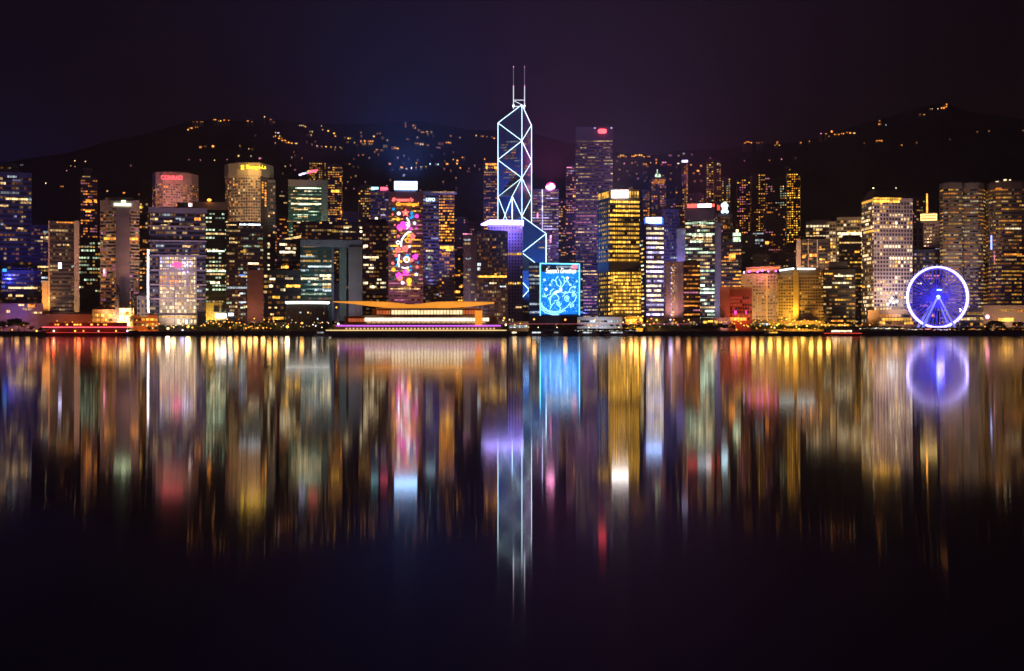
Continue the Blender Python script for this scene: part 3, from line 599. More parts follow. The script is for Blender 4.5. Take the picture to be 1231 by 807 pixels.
for px, py, k in ((405, 302, 'W1'), (402, 309, 'O1'), (404, 312, 'O1'), (402.5, 315.5, 'W1')): pbox(b, 'window', px-1.6, px+1.6, py-.7, py+.7, EM(k), -13, -12)
flood(b, 418, 398, 330, (.8, .75, 1), 8e4, dist=60, z=14); flood(b, 380, 398, 320, (.5, 1, .85), 5e4, dist=75, z=52)
# -- round council building
D_ = 1330
def fn_round():
    cx, cy = PX(366, D_), D_+20
    root = empty('council_building', (cx, cy, GRD), 'low round council building with a brilliant white curved roof band', 'building')
    R = 27/F*D_
    ring = lambda r, n=28: [(cx+r*math.cos(2*PI*k/n), cy+r*math.sin(2*PI*k/n)) for k in range(n)]
    m = MB(); m.prism(ring(R*.93), GRD, PZ(364, D_)); m.build('wall', wallm((.12, .11, .12)), root)
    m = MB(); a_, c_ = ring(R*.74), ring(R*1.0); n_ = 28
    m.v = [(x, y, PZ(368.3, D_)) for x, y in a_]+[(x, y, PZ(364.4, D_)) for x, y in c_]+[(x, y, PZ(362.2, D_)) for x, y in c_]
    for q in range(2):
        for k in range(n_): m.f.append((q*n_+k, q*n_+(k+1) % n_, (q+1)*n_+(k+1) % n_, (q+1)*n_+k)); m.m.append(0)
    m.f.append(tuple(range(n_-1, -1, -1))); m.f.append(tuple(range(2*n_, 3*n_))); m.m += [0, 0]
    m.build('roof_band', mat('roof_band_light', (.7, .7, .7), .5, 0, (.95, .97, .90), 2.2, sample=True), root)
    m = MB(); m.prism(ring(R*1.04), PZ(362.2, D_), PZ(360.6, D_)); m.build('roof', wallm((.2, .2, .24)), root)
    rr = random.Random(2)
    for k in range(26):
        a = PI+PI*(k+.5)/26; c = Vector((math.cos(a), math.sin(a))); t = Vector((-c.y, c.x))
        p = Vector((cx, cy))+c*R*.93
        f = Face((p.x-t.x*1.1, p.y-t.y*1.1), (p.x+t.x*1.1, p.y+t.y*1.1))
        single('column', wallm((.25, .24, .26)), root, lambda q: f.slab(q, 1.9, 2.3, GRD, PZ(369, D_), .6))
        if rr.random() < .5:
            z = rr.uniform(8, 22); single('window', EM(rr.choice(('C1', 'W1', 'C2', 'W2'))), root, lambda q: f.slab(q, .2, 1.6, z, z+1.4, .15))
fn_round()
B('dark office block dotted with cream window groups left of the neon-decorated tower', 436, 468, 268, 1500, lit=.03, pal='W1 W2', wall=(.055, .045, .07), bay=3.4, fh=4.3, extra=[(437, 455, 309.5, 'K3', 2), (437, 443, 318.6, 'K3', 1.8), (445, 449, 318.8, 'K2', 1.8), (443, 449, 322.4, 'K3', 2), (440, 448, 327, 'K2', 1.8), (436.5, 442, 340.3, 'K3', 2.4), (444.5, 452.5, 345, 'K3', 2.4), (453.5, 458.5, 336.4, 'K2', 1.8), (457, 464, 340.3, 'K3', 2.2), (452, 455, 340.6, 'K2', 2), (457.5, 464, 345.5, 'K2', 1.8), (437, 442, 296, 'K3', 2.6), (437, 443, 363, 'K2', 1.4)])
b = B('dim blue office tower with small ice-blue and red roof signs', 445.5, 468, 229, 1700, lit=.03, pal='V1', wall=(.12, .10, .18), extra=[(458, 464, 251.8, 'W2', 1.6), (458, 463, 258.6, 'V2', 1.4)])
pbox(b, 'roof_sign', 446, 455, 225, 228.6, mat('sign_cyan', (.4, .6, .6), .5, 0, (.45, .9, 1), 2.2, sample=True), 0, 1)
single('roof_sign', mat('neon_coral', (.5, .1, .1), .5, 0, (1, .13, .2), 2.4, sample=True), b.root, lambda q: [q.box(PX(457.2, 1699), PX(464.6, 1699), 1698, 1699.5, PZ(229, 1699), PZ(225, 1699)), q.tube((PX(465, 1699), 1698, PZ(227, 1699)), (PX(465, 1699), 1699.5, PZ(227, 1699)), 1.8, k=8)])
flood(b, 456, 300, 250, (.25, .3, 1), 1.3e5, dist=60, z=90)
single('rooftop_lamp', EM('K4'), b.root, lambda q: q.ball((PX(452.5, 1690), 1690, PZ(263, 1690)), 1.8))
B('narrow apartment tower with yellow window columns left of the blue sign tower', 431, 446, 224, 1880, name='apartment_tower', style='grid', lit=.30, run=1.5, pal='O1 Y2 Y1 O2 W1', wall=(.09, .07, .10), cap=60, fh=3.3)
# -- neon tower
D_ = 1450
b = B('brown office tower covered in colourful festive neon with a blazing white roof sign', 467, 508.5, 232, D_, dep=36, lit=.30, run=3, pal='W1 Y1 W1 P1', wall=(.22, .13, .17), bay=3, fh=4.3, win=(.86, .3), yhi=243, extra=[(471, 485, 263.6, 'Y2', 1.4), (494, 506, 254, 'Y2', 1.6), (470, 477, 277.8, 'Y2', 1.8), (469, 480, 295.8, 'Y3', 1.6), (488, 505, 295.8, 'Y2', 1.6), (485, 506, 288.4, 'Y2', 1.2), (472, 484, 302.6, 'Y2', 1.6), (495, 504, 302.6, 'Y2', 1.6), (494, 503, 330.4, 'Y2', 1.6), (469, 505, 347.4, 'W2', 1.2)])
SIGNW = mat('sign_blaze_white', (.9, .95, 1), .5, 0, (.34, .60, 1), 7, sample=True)
pbox(b, 'roof_sign', 474, 501.5, 218.3, 228.3, SIGNW, -1, 1.2)
single('sign_frame', DARK, b.root, lambda q: [q.tube((PX(x, D_), D_+1, PZ(233, D_)), (PX(x, D_), D_+1, PZ(227, D_)), .35) for x in (476, 482, 488, 494, 500)])
NR = mat('neon_salmon', (.5, .1, .1), .5, 0, (1, .17, .15), 2.0, sample=True); NO = mat('neon_orange', (.5, .3, .05), .5, 0, (1, .42, .03), 2.2, sample=True)
NM = mat('neon_magenta', (.5, .05, .4), .5, 0, (.95, .07, .60), 1.7, sample=True); NB = mat('neon_azure', (.02, .3, .5), .5, 0, (.0, .36, .90), 1.4); NG = mat('neon_dim_green', (.02, .12, .08), .5, 0, (.02, .16, .10), .7); NW = mat('neon_white', (.8, .8, .9), .5, 0, (.9, .93, 1), 2.6)
sign(b, "Season's", 471, 497, 237.6, 242.4, NR, out=1.6, bold=.05, shear=.2); sign(b, 'Greetings!', 476, 503.5, 243.4, 248.8, NO, out=1.6, bold=.04, shear=.2)
YF = D_-1.4
def P3(px, py, o=0): return (PX(px, YF), YF-o, PZ(py, YF))
def blob(kind, px, py, r, m):
    R = r/F*D_; c = P3(px, py)
    def disc(q, x, z, rr_, k=10, h=.35): q.tube((x, YF-h, z), (x, YF+h, z), rr_, k=k)
    def fn(q):
        if kind == 'flower':
            for k in range(5):
                a = 2*PI*k/5+.3; disc(q, c[0]+R*.58*math.cos(a), c[2]+R*.58*math.sin(a), R*.42, 8)
        elif kind == 'ball': disc(q, c[0], c[2], R, 12)
        elif kind == 'ring':
            n = 12; pts = [(c[0]+R*math.cos(2*PI*k/n), YF, c[2]+R*math.sin(2*PI*k/n)) for k in range(n+1)]; q.line(pts, R*.24)
        elif kind == 'star':
            n = 10; i0 = len(q.v)
            for h in (-.35, .35):
                for k in range(n):
                    rr_ = R if k % 2 == 0 else R*.48; a = PI/2+2*PI*k/n; q.v.append((c[0]+rr_*math.cos(a), YF+h, c[2]+rr_*math.sin(a)))
            q.f.append(tuple(i0+k for k in range(n))); q.m.append(0); q.f.append(tuple(i0+n+k for k in reversed(range(n)))); q.m.append(0)
            for k in range(n): q.f.append((i0+k, i0+n+k, i0+n+(k+1) % n, i0+(k+1) % n)); q.m.append(0)
        elif kind == 'bell':
            q.prism([(c[0]-R*.9, YF-.35), (c[0]+R*.9, YF-.35), (c[0]+R*.9, YF+.35), (c[0]-R*.9, YF+.35)], c[2]-R*.8, c[2]-R*.35)
            disc(q, c[0], c[2], R*.65); disc(q, c[0], c[2]-R*.9, R*.25)
        elif kind == 'box': q.box(c[0]-R, c[0]+R, YF-.35, YF+.35, c[2]-R, c[2]+R)
    single('neon_'+kind, m, b.root, fn)
for k, x, y, r, m in (('box', 473, 251.5, 1.5, NB), ('ring', 475, 254, 1.3, NG), ('ball', 479.3, 256.8, 2.2, NW), ('ball', 472, 258, 1.2, NR), ('star', 487.5, 256, 5.2, NR), ('ball', 487.7, 256.8, 1.2, NO), ('box', 495, 256.5, 1.6, NB), ('box', 495.8, 260.5, 1.6, NB), ('box', 494, 262, 1.3, NB),
                    ('ball', 501, 260, 2.4, NM), ('bell', 478.5, 263, 2.6, NO), ('ball', 484.5, 269.5, 3.6, NM), ('ball', 480.5, 273.5, 3.8, NM), ('flower', 481.5, 276, 2.4, NR), ('ball', 486.5, 273.5, 2.6, NM), ('ring', 489, 269, 1.6, NW), ('ring', 488.8, 273.6, 1.6, NW), ('ball', 498.3, 268.4, 1.8, NW), ('ball', 474.5, 270.5, 1.1, NR), ('ball', 494, 275, 1.9, NM), ('star', 500.5, 274.6, 1.8, NM), ('ball', 493.5, 279, 1, NW),
                    ('star', 479, 284, 2.4, NR), ('star', 474.5, 285, 1.3, NO), ('star', 491.5, 283, 3.2, NO), ('flower', 496, 284.5, 3.6, NR), ('ring', 490, 289, 2.6, NO), ('flower', 493, 290.5, 2.2, NR), ('ring', 478.5, 291.8, 2, NW), ('ball', 492.3, 296.5, 1.4, NW), ('ring', 467.9, 298.5, 2.2, NG), ('ball', 471.6, 298.8, .9, NB),
                    ('flower', 478.5, 300.5, 4, NR), ('flower', 487, 299.5, 4.2, NR), ('flower', 499, 309, 3.6, NM), ('ring', 500.5, 307.6, 2, NM), ('ball', 489.5, 308, 2.2, NB), ('ring', 488.8, 312, 3.2, NW), ('ball', 488.4, 311.8, 1.5, NO), ('ball', 495, 313, 2.2, NR), ('flower', 476, 307, 2.2, NR), ('ball', 477.5, 312, 1.8, NB), ('ball', 477.6, 318.5, 1.6, NB), ('ball', 482, 314.5, 1.6, NO), ('ball', 472.2, 316.6, 1.8, NR), ('ball', 473, 324.3, 2.4, NO), ('ball', 493.8, 320.5, 1.3, NB), ('ball', 494, 325, 1.3, NB), ('star', 501.5, 321, 2.6, NR), ('ball', 502.3, 315.6, 1.1, NB),
                    ('flower', 479.5, 331.5, 4.4, NM), ('flower', 481, 334.5, 3.6, NR), ('flower', 488, 328, 4.2, NM), ('flower', 490, 325.5, 2.6, NO), ('star', 500.5, 330, 2.4, NW), ('ball', 484, 340, 2, NW), ('ball', 491.8, 337.5, 3.4, NO), ('bell', 492, 341, 2.8, NO), ('ring', 499.3, 337.4, 2, NG), ('ring', 472.5, 334.5, 2, NG)):
    blob(k, x, y, r, m)
for pts in ([(489, 262), (491.5, 266), (492, 270), (491.6, 273)], [(492, 278.5), (488.5, 281), (485.5, 284.5), (483, 288.5), (482.2, 293), (482.3, 297)], [(480, 306), (479.3, 311), (478.8, 316), (480, 321)], [(483, 321.5), (487, 322.5), (491.5, 321.5)]):
    single('neon_ribbon', NW, b.root, lambda q: q.line([P3(x, y) for x, y in pts], .85, k=6))
flood(b, 488, 395, 300, (1, .35, .45), 1.6e5, dist=60, z=10)
# -- twin bank tower with letters
b = B('violet glass twin tower with small ice-blue letters under a flat roof visor', 508.5, 527.5, 232, 1560, lit=.07, pal='V1 C1 W1', wall=(.17, .14, .26), extra=[(512, 521, 301.8, 'K2', 2), (514, 520, 309.5, 'G1', 2), (514, 519, 319, 'W1', 3), (512, 518, 323, 'G1', 2)])
pbox(b, 'roof_visor', 506.5, 549, 230.4, 232.2, wallm((.35, .3, .3)), -16, 3); pbox(b, 'visor_light', 519, 546, 230.6, 231.9, EM('W1'), 3, 3.3)
sign(b, 'LIPPO', 512, 523, 238.2, 242.2, mat('sign_cyan_white', (.4, .6, .6), .5, 0, (.6, .93, 1), 2.6, sample=True), out=2, bold=.05)
flood(b, 518, 330, 270, (.35, .32, 1), 1.9e5, dist=70, z=60)
B('twin tower thick with orange windows, right of the violet glass one', 526.5, 546, 232.5, 1585, style='grid', fh=3.2, bay=2.8, lit=.55, run=2, pal='O2 O3 O1 Y2', wall=(.13, .09, .11), ylow=291, roof=False)
B('stubby dark tower with a golden crown and orange windows below the visor-roofed twins', 528, 546.5, 295.5, 1540, style='grid', fh=3.6, bay=3.0, lit=.22, run=1.5, pal='O2 O1 W1 O1', wall=(.11, .08, .10), extra=[(529, 545, 297.5, 'Y3', 3), (536, 545, 300.5, 'Y3', 2.6), (531, 541, 305, 'O2', 2)])
B('dim apartment block speckled orange between the golden-crowned tower and the ribbed block', 544, 560, 308, 1660, name='apartment_tower', style='grid', fh=3.4, bay=3.2, lit=.18, run=1.2, pal='O1 O2 W1 Y2', wall=(.08, .06, .08), extra=[(547, 553, 331, 'O2', 2), (546, 553, 351, 'O3', 2.6), (552, 556, 345, 'Y2', 2)], cap=70)
b = B('plain grey-mauve slab with one long red roof lamp row beside the ribbed office block', 557, 575, 284, 1500, style='grid', fh=4, bay=4, lit=.06, run=1, pal='W1 C1', wall=(.22, .18, .22), unlit=False, extra=[(560, 566, 311, 'C1', 1.6), (560, 564, 330, 'W1', 1.4)])
pbox(b, 'red_roof_lamps', 556.5, 567.5, 280.8, 282, EM('P2'), -1, .5)
flood(b, 566, 395, 350, (.8, .6, .8), 5e4, dist=40, z=10)
b = B('dark brown ribbed office block with one long lit floor, in front of the violet tower', 573, 610, 279, 1480, lit=.015, run=3, pal='W1', wall=(.10, .075, .09), bay=2.4, piers=1, win=(.8, .6), extra=[(574, 609, 332.6, 'Y3', 2.0), (574, 578, 318, 'C2', 3), (574, 577, 323.6, 'C2', 3), (588, 597, 340.6, 'K2', 1.6), (583, 586, 343.6, 'V1', 1.4), (601, 608, 344.6, 'C2', 1.4), (592, 596, 297.5, 'O2', 1.4), (594, 597, 329.6, 'Y2', 1.4)])
flood(b, 590, 398, 350, (1, .5, .35), 7e4, dist=50, z=8)
# -- violet tower
b = B('violet floodlit tower with small square windows and a glaring white-violet roof slab', 586, 628.5, 270, 1570, style='grid', fh=3.7, bay=3.3, win=(.42, .5), lit=.05, run=2, pal='W1 K2 O1', wall=(.44, .38, .56), roof=False, extra=[(590, 597, 305.5, 'O3', 2.4), (599, 611, 305.5, 'Y3', 2.4), (612, 627, 305.5, 'Y2', 2.2), (611, 618, 340.6, 'Y2', 2), (622, 626, 340.6, 'Y2', 2), (620, 627, 369.5, 'W2', 1.6)])
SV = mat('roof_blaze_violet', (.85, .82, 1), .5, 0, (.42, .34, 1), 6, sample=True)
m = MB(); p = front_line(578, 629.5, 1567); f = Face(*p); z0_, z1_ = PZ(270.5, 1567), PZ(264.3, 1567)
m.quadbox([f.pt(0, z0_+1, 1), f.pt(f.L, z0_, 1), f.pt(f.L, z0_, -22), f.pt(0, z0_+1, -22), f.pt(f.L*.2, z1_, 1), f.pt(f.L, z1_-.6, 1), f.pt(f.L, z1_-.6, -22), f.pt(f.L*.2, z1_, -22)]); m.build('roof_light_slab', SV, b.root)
flood(b, 608, 398, 300, (.36, .26, 1), 4.2e5, dist=70, z=40); flood(b, 610, 262, 280, (.28, .2, 1), 6e4, dist=20, z=118, cone=150)
B('slender dark tower with an orange-lit crown left of the crossed-light tower', 581.5, 598, 196, 2020, name='apartment_tower', style='grid', fh=3.4, bay=3.2, lit=.25, run=1.6, pal='O1 O2 W1 O1', wall=(.10, .07, .12), extra=[(583.5, 597.5, 197.8, 'O3', 2.6), (583.5, 586, 201.5, 'Y3', 3.5), (594, 597.5, 201.5, 'Y3', 3.5)], cap=80)
b = B('banded office tower with a pink-white roof beacon right behind the crossed-light tower', 636, 671.5, 228.5, 1960, lit=.42, run=3, pal='P1 V1 W1 V2 K1', wall=(.15, .11, .20), fh=3.9, bay=3, win=(.9, .36))
pbox(b, 'vertical_light', 651.6, 652.6, 228, 276, EM('V3'), 1, 2)
PW = mat('sign_pink_white', (.9, .6, .7), .5, 0, (1, .36, .62), 6, sample=True)
single('roof_beacon', PW, b.root, lambda q: [q.ball((PX(659, 1955), 1955, PZ(225, 1955)), 4, sz=.8), q.ball((PX(663.5, 1955), 1955, PZ(224, 1955)), 5, sz=.9), q.ball((PX(661, 1955), 1955, PZ(226.5, 1955)), 4.6, sz=.6)])
single('beacon_ring', mat('neon_rose', (.5, .05, .2), .5, 0, (1, .05, .3), 2.4), b.root, lambda q: q.line([(PX(662+5.5*math.cos(a*.4), 1872), 1875, PZ(224.5-5*math.sin(a*.4), 1872)) for a in range(0, 9)], .6))
flood(b, 655, 330, 250, (.7, .35, 1), 2.2e5, dist=60, z=80)
single('pink_lamp', EM('P3'), b.root, lambda q: [q.tube((PX(662, 1955), 1954, PZ(292, 1955)), (PX(662, 1955), 1954, PZ(283, 1955)), 1), q.tube((PX(646, 1955), 1954, PZ(262, 1955)), (PX(646, 1955), 1954, PZ(256, 1955)), 1)])
B('thin apartment tower with pinkish windows between the beacon tower and the tallest dark slab', 680.5, 693, 200, 2060, name='apartment_tower', style='grid', fh=3.4, bay=3, lit=.22, run=1.3, pal='P1 O1 W1 O2 P1', wall=(.13, .09, .16), cap=60, extra=[(681, 688, 201.5, 'P2', 1.4), (683, 690, 205.6, 'V1', 1.6), (689, 692, 236, 'Y3', 3)])
B('short dim apartment tower tucked behind the pink beacon tower', 669, 682, 240, 2090, name='apartment_tower', style='grid', fh=3.6, bay=3.2, lit=.14, run=1.2, pal='P1 O1 W1 O2', wall=(.12, .09, .15), cap=40)
# -- tallest dark slab
b = B('tallest dark square office slab with rows of dim lit floors and a red rooftop emblem', 692, 736.5, 153.5, 1820, dep=44, fh=4.2, bay=3.1, lit=.30, run=3.2, pal='W1 W1 P1 K1 W2 W0', wall=(.14, .10, .16), win=(.88, .34), yhi=168)
single('roof_emblem', mat('neon_rose_red', (.5, .05, .05), .5, 0, (1, .09, .12), 3.4, sample=True), b.root, lambda q: [q.tube((PX(x, 1817), 1815, PZ(158, 1817)), (PX(x, 1817), 1817, PZ(158, 1817)), 3.1, k=10) for x in (721.5, 724, 726.5)])
for x in (715, 735): single('roof_lamp', EM('V2'), b.root, lambda q: q.ball((PX(x, 1818), 1818, PZ(154, 1818)), 1.0))
flood(b, 714, 300, 220, (.6, .34, .85), 3.4e5, dist=90, z=100); flood(b, 700, 380, 330, (.25, .25, 1), 2e5, dist=70, z=30)
# -- blue reindeer neon panel
D_ = 1470
b = B('dark blue office block carrying a huge framed azure neon picture with cream script', 636, 701, 316, 1490, lit=.30, run=2, pal='C1 W1 B2 C1', wall=(.04, .06, .13), fh=4.4, bay=3.2, roof=False, ylow=378, extra=[(642, 650, 331.8, 'K2', 1.6), (620, 634, 346, 'C1', 1.4)])
flood(b, 668, 396, 340, (.05, .2, 1), 1.4e5, dist=60, z=12)
PB = mat('azure_panel', (.01, .15, .35), .6, 0, (.0, .22, .72), .85, noise=.55, nscale=.22, sample=True)
PB.cycles.emission_sampling = 'FRONT'
pbox(b, 'neon_panel', 649.5, 696.5, 327, 378, PB, .9, 1.4, D=D_)
NF = mat('neon_sky', (.1, .5, .7), .5, 0, (.16, .68, 1), 2.6, sample=True); NI = mat('neon_ice', (.4, .7, .8), .5, 0, (.42, .86, 1), 1.9)
YF = D_-3
def NP(px, py): return (PX(px, YF), YF, PZ(py, YF))
for pts in ([(649.5, 380), (649.5, 316.8)], [(649.5, 316.8), (696.5, 317.6)], [(696.5, 317.6), (696.5, 379)]): single('neon_frame', NF, b.root, lambda q: q.line([NP(*p) for p in pts], .62, k=6))
sign(b, "Season's Greetings", 656, 692.5, 322.3, 330.5, mat('neon_cream', (.6, .6, .4), .5, 0, (1, .76, .36), 2.6, sample=True), D=D_, out=3.2, bold=.012, shear=.3)
single('neon_badge', NR, b.root, lambda q: q.box(PX(687.5, YF), PX(694.5, YF), YF-.3, YF+.3, PZ(323, YF), PZ(318.5, YF)))
def spiral(cx, cy, r, turns, a0=0, s=1): return [(cx+r*(1-t/22)*math.cos(a0+s*turns*2*PI*t/20), cy+r*(1-t/22)*math.sin(a0+s*turns*2*PI*t/20)) for t in range(21)]
strokes = [[(649.5, 363), (653, 369), (659, 373.5), (667, 375), (675, 373.5), (682, 369), (686, 363)], [(649.5, 367), (655, 373), (663, 376.5), (672, 376.5), (680, 373)], [(649.5, 371), (656, 376), (664, 378.5), (672, 378.5)],
           spiral(671.5, 364.5, 3.3, 1.4), spiral(682, 358.5, 4, 1.6, 1), spiral(688, 367.5, 3, 1.4, 2), spiral(689.5, 355, 2.6, 1.3, 0, -1), [(671.5, 368), (674, 370), (673, 373)], [(662, 367), (661, 361), (663, 356), (668, 352), (673, 349), (674, 345)],
           [(664, 354), (669, 351), (675, 351), (679, 353)], [(674, 346), (669, 342), (668, 336), (671, 332)], [(674, 346), (674.5, 340), (672, 336)], [(675, 346), (679, 340), (678, 334), (675, 332)], [(668, 338), (664, 336), (663, 340)], [(678, 340), (682, 337), (684, 341)], [(663, 356), (659, 359), (662, 361)], [(668, 353), (672, 358), (671, 361), (666, 362)], [(679, 353), (684, 351), (688, 352), (692, 350)], [(684, 351), (686, 346), (691, 344)],
           [(652, 356), (656, 357), (659, 354)], [(654, 353), (656, 357)], [(661, 372), (664, 366), (667, 364)], [(688, 349), (693, 356), (691, 362), (688, 364)], [(676, 357), (679, 354)], [(666, 347), (662, 350), (661, 355)]]
for s_ in strokes: single('neon_stroke', NI, b.root, lambda q: q.line([NP(*p) for p in s_], .42, k=5))
for px, py, r in ((654.5, 336.5, 1.7), (661.5, 342.5, 1.6), (656.5, 347.8, 1.9), (682, 334.5, 1.9), (685.5, 342.5, 1.7), (693.3, 338.5, 1.3), (691, 345.5, 1.5), (674, 348.5, 2.2), (670, 350.8, 1.8), (667, 352.5, 1.9), (680, 351.5, 1.5), (682, 358.6, 1.3)):
    single('neon_snowball', NI if r < 1.8 else NW, b.root, lambda q: q.tube((PX(px, YF), YF-.3, PZ(py, YF)), (PX(px, YF), YF+.3, PZ(py, YF)), r*.8, k=9))
rr = random.Random(14); m = MB()
for i in range(330):
    x, y = rr.uniform(651, 695.5), rr.uniform(333, 377); m.box(PX(x, YF)-.28, PX(x, YF)+.28, YF+.4, YF+.9, PZ(y, YF)-.28, PZ(y, YF)+.28)
m.build('led_dot', mat('led_blue_white', (.2, .5, .8), .5, 0, (.25, .62, 1), 1.5), b.root, kind='stuff')
# -- golden tower
b = B('golden bank tower with every floor lit yellow and a blazing white rooftop sign', 719, 768, 228.5, 1420, chain=[(719.5, 34), (733, 0), (768.5, 5)], lit=.93, run=12, pal='Y2 Y2 Y3 Y2', wall=(.13, .10, .075), fh=4.5, bay=3.1, win=(.86, .48), yhi=240, ylow=380, zb=3, ledge=.6)
for f, w in zip(b.faces, (.3, 1)):
    m = MB(); f.slab(m, 0, f.L, PZ(325.5, 1420), PZ(316.5, 1420), .95); m.build('mechanical_floor', wallm((.07, .06, .09)), b.root)
for f in b.faces:
    n = int(f.L/2.6)
    m = MB()
    for j in range(n): u = (j+.12)*f.L/n; f.slab(m, u, u+f.L/n*.7, PZ(237.5, 1420), PZ(229.8, 1420), .8, m=EM('Y2' if j % 4 else 'Y1'))
    m.build('crown_glazing', None, b.root)
m = MB(); f = b.faces[0]
for j in range(6): u = (j+.0)*f.L/6; f.slab(m, u, u+f.L/6*.48, PZ(392, 1420), PZ(240, 1420), 1.0)
m.build('dark_piers', wallm((.09, .08, .10)), b.root)
m = MB(); f = b.faces[1]
for j in range(16): u = (j)*f.L/16; f.slab(m, u, u+.28, PZ(392, 1420), PZ(240, 1420), .95)
m.build('mullions', wallm((.10, .08, .05)), b.root)
SB = mat('sign_blaze_warm', (.95, .92, .9), .5, 0, (1, .92, .88), 7, sample=True)
pbox(b, 'roof_sign', 735.5, 755.5, 229.2, 238.2, SB, 1.5, 2.6, D=1419)
pbox(b, 'lower_block', 733.5, 771, 326.5, 379, wallm((.13, .10, .075)), -10, .5)
rr = random.Random(21)
for k in range(12):
    y = 328.5+k*4.25
    m = MB(); p = front_line(734, 770.5, 1419); f = Face(*p); n = 17; z = PZ(y, 1419)
    for j in range(n):
        if rr.random() < .93: u = (j+.08)*f.L/n; f.slab(m, u, u+f.L/n*.84, z-.95, z+.95, .5, m=EM(rr.choice(('Y2', 'Y3', 'Y2', 'Y2'))))
    m.build('window_row', None, b.root)
flood(b, 750, 398, 330, (1, .62, .18), 1.0e5, dist=50, z=8)
# -- tower with violet white floors
b = B('narrow tower of bright lilac-white floors topped by a blue-white glowing sign', 770, 797, 268.5, 1500, chain=[(769.5, 22), (777, 0), (797.5, 3)], lit=.86, run=8, pal='V2 K2 V3 K3 V2', wall=(.15, .12, .19), fh=5.0, bay=2.9, win=(.94, .45), ledge=.5, yhi=272)
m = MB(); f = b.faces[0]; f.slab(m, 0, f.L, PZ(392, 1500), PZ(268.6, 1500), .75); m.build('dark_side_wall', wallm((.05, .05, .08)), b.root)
rr = random.Random(9)
for k in range(18): 
    z = PZ(290+k*5, 1500); u = rr.uniform(0, f.L*.4)
    single('window', EM(rr.choice(('Y2', 'G2', 'W1', 'W2'))), b.root, lambda q: f.slab(q, u, u+f.L*.4, z, z+1.8, .95))
pbox(b, 'roof_sign', 776.5, 795.5, 261.5, 268.6, mat('sign_blaze_blue', (.85, .92, 1), .5, 0, (.36, .54, 1), 6, sample=True), -1, 1)
pbox(b, 'sign_glow_frame', 774.5, 797.5, 262, 270, mat('neon_blue_deep', (.05, .1, .4), .5, 0, (.04, .16, 1), 1.2), -2, -1.2)
flood(b, 786, 398, 330, (.7, .5, 1), 1.4e5, dist=60, z=20)
b = B('dim blue ribbed tower between the lilac-white tower and the red-signed tower', 797, 816, 252.5, 1660, lit=.02, pal='C1 V1', wall=(.15, .14, .24), bay=2.2, piers=1, fh=4)
flood(b, 806, 398, 300, (.3, .28, 1), 3.4e5, dist=90, z=40)
b = B('plain pale grey lift shaft tower beside the dim blue ribbed tower', 813.5, 824.5, 276, 1600, style='grid', lit=.0, unlit=False, wall=(.30, .27, .33))
flood(b, 819, 398, 320, (.7, .55, 1), 1.2e5, dist=60, z=30)
# -- red signed tower
b = B('green-white lit office tower with a long red and white sign across its roof', 824, 859, 250, 1570, lit=.50, run=4, pal='G2 G1 W2 G2 W1 G3', wall=(.055, .06, .075), bay=2.8, fh=4.1, yhi=262, win=(.92, .5), extra=[(832, 850, 267.6, 'G2', 1.6), (833, 849, 271, 'K2', 1.6), (832, 856, 283.5, 'K3', 1.8), (830, 856, 288, 'W2', 1.6)])
m = MB(); p = front_line(824, 859, 1569); f = Face(*p); 
pbox(b, 'dark_crown', 823.5, 859, 249.6, 265, wallm((.12, .09, .13)), -1, .9)
pbox(b, 'corner_shaft', 858.5, 867, 268, 388, wallm((.30, .26, .33)), -14, 1)
R1 = mat('sign_red', (.6, .05, .05), .5, 0, (1, .12, .10), 2.2, sample=True)
pbox(b, 'roof_sign', 826, 838.6, 245.6, 250.2, R1, 1, 2); pbox(b, 'roof_sign', 838.6, 849, 245.4, 249.8, mat('sign_ice', (.6, .8, .9), .5, 0, (.72, .92, 1), 2.6, sample=True), 1, 2.2); pbox(b, 'roof_sign', 849, 855.2, 245.2, 249.8, mat('sign_white_hot', (.9, .8, .8), .5, 0, (1, .82, .84), 5, sample=True), 1, 2.2); pbox(b, 'roof_sign', 855.2, 859, 245.4, 250, R1, 1, 2)
pbox(b, 'sign_frame', 825.6, 859.4, 250.2, 251, DARK, 0, 1.6)
flood(b, 862, 398, 330, (.75, .65, 1), 1.2e5, dist=50, z=10)
b = B('brown-grey tower crowned by a vertical ice-blue emblem sign', 860, 881, 258, 1740, lit=.08, pal='P1 W1', wall=(.16, .12, .15), fh=4)
single('roof_emblem', mat('sign_ice_bright', (.6, .8, .9), .5, 0, (.62, .88, 1), 3.2, sample=True), b.root, lambda q: [q.ball((PX(x, 1738), 1738, PZ(y, 1738)), r, seg=8, rings=5) for x, y, r in ((869.5, 247, 3), (873, 247.2, 2.6), (871.5, 244.8, 2.2), (871.3, 250.2, 3.4), (868.8, 254.6, 2.2), (874, 254.6, 2.1), (871.6, 253, 2.6))])
single('emblem_stand', DARK, b.root, lambda q: q.box(PX(867, 1741), PX(876, 1741), 1740.5, 1742, PZ(258.5, 1740), PZ(244, 1740)))
single('rose_lamp', EM('R2'), b.root, lambda q: q.box(PX(862, 1738), PX(865.5, 1738), 1737, 1738, PZ(253, 1738), PZ(247, 1738)))
single('warm_lamp', EM('O2'), b.root, lambda q: q.ball((PX(871.5, 1738), 1737, PZ(273, 1738)), 2.6))
b = B('mid-rise with yellow striped floors and a small lit lantern roof above the red-fronted block', 867, 891, 292, 1560, lit=.40, run=2, pal='O2 Y2 W1 O1', wall=(.10, .07, .08), fh=4, win=(.85, .42), extra=[(876, 884, 309, 'O3', 6)])
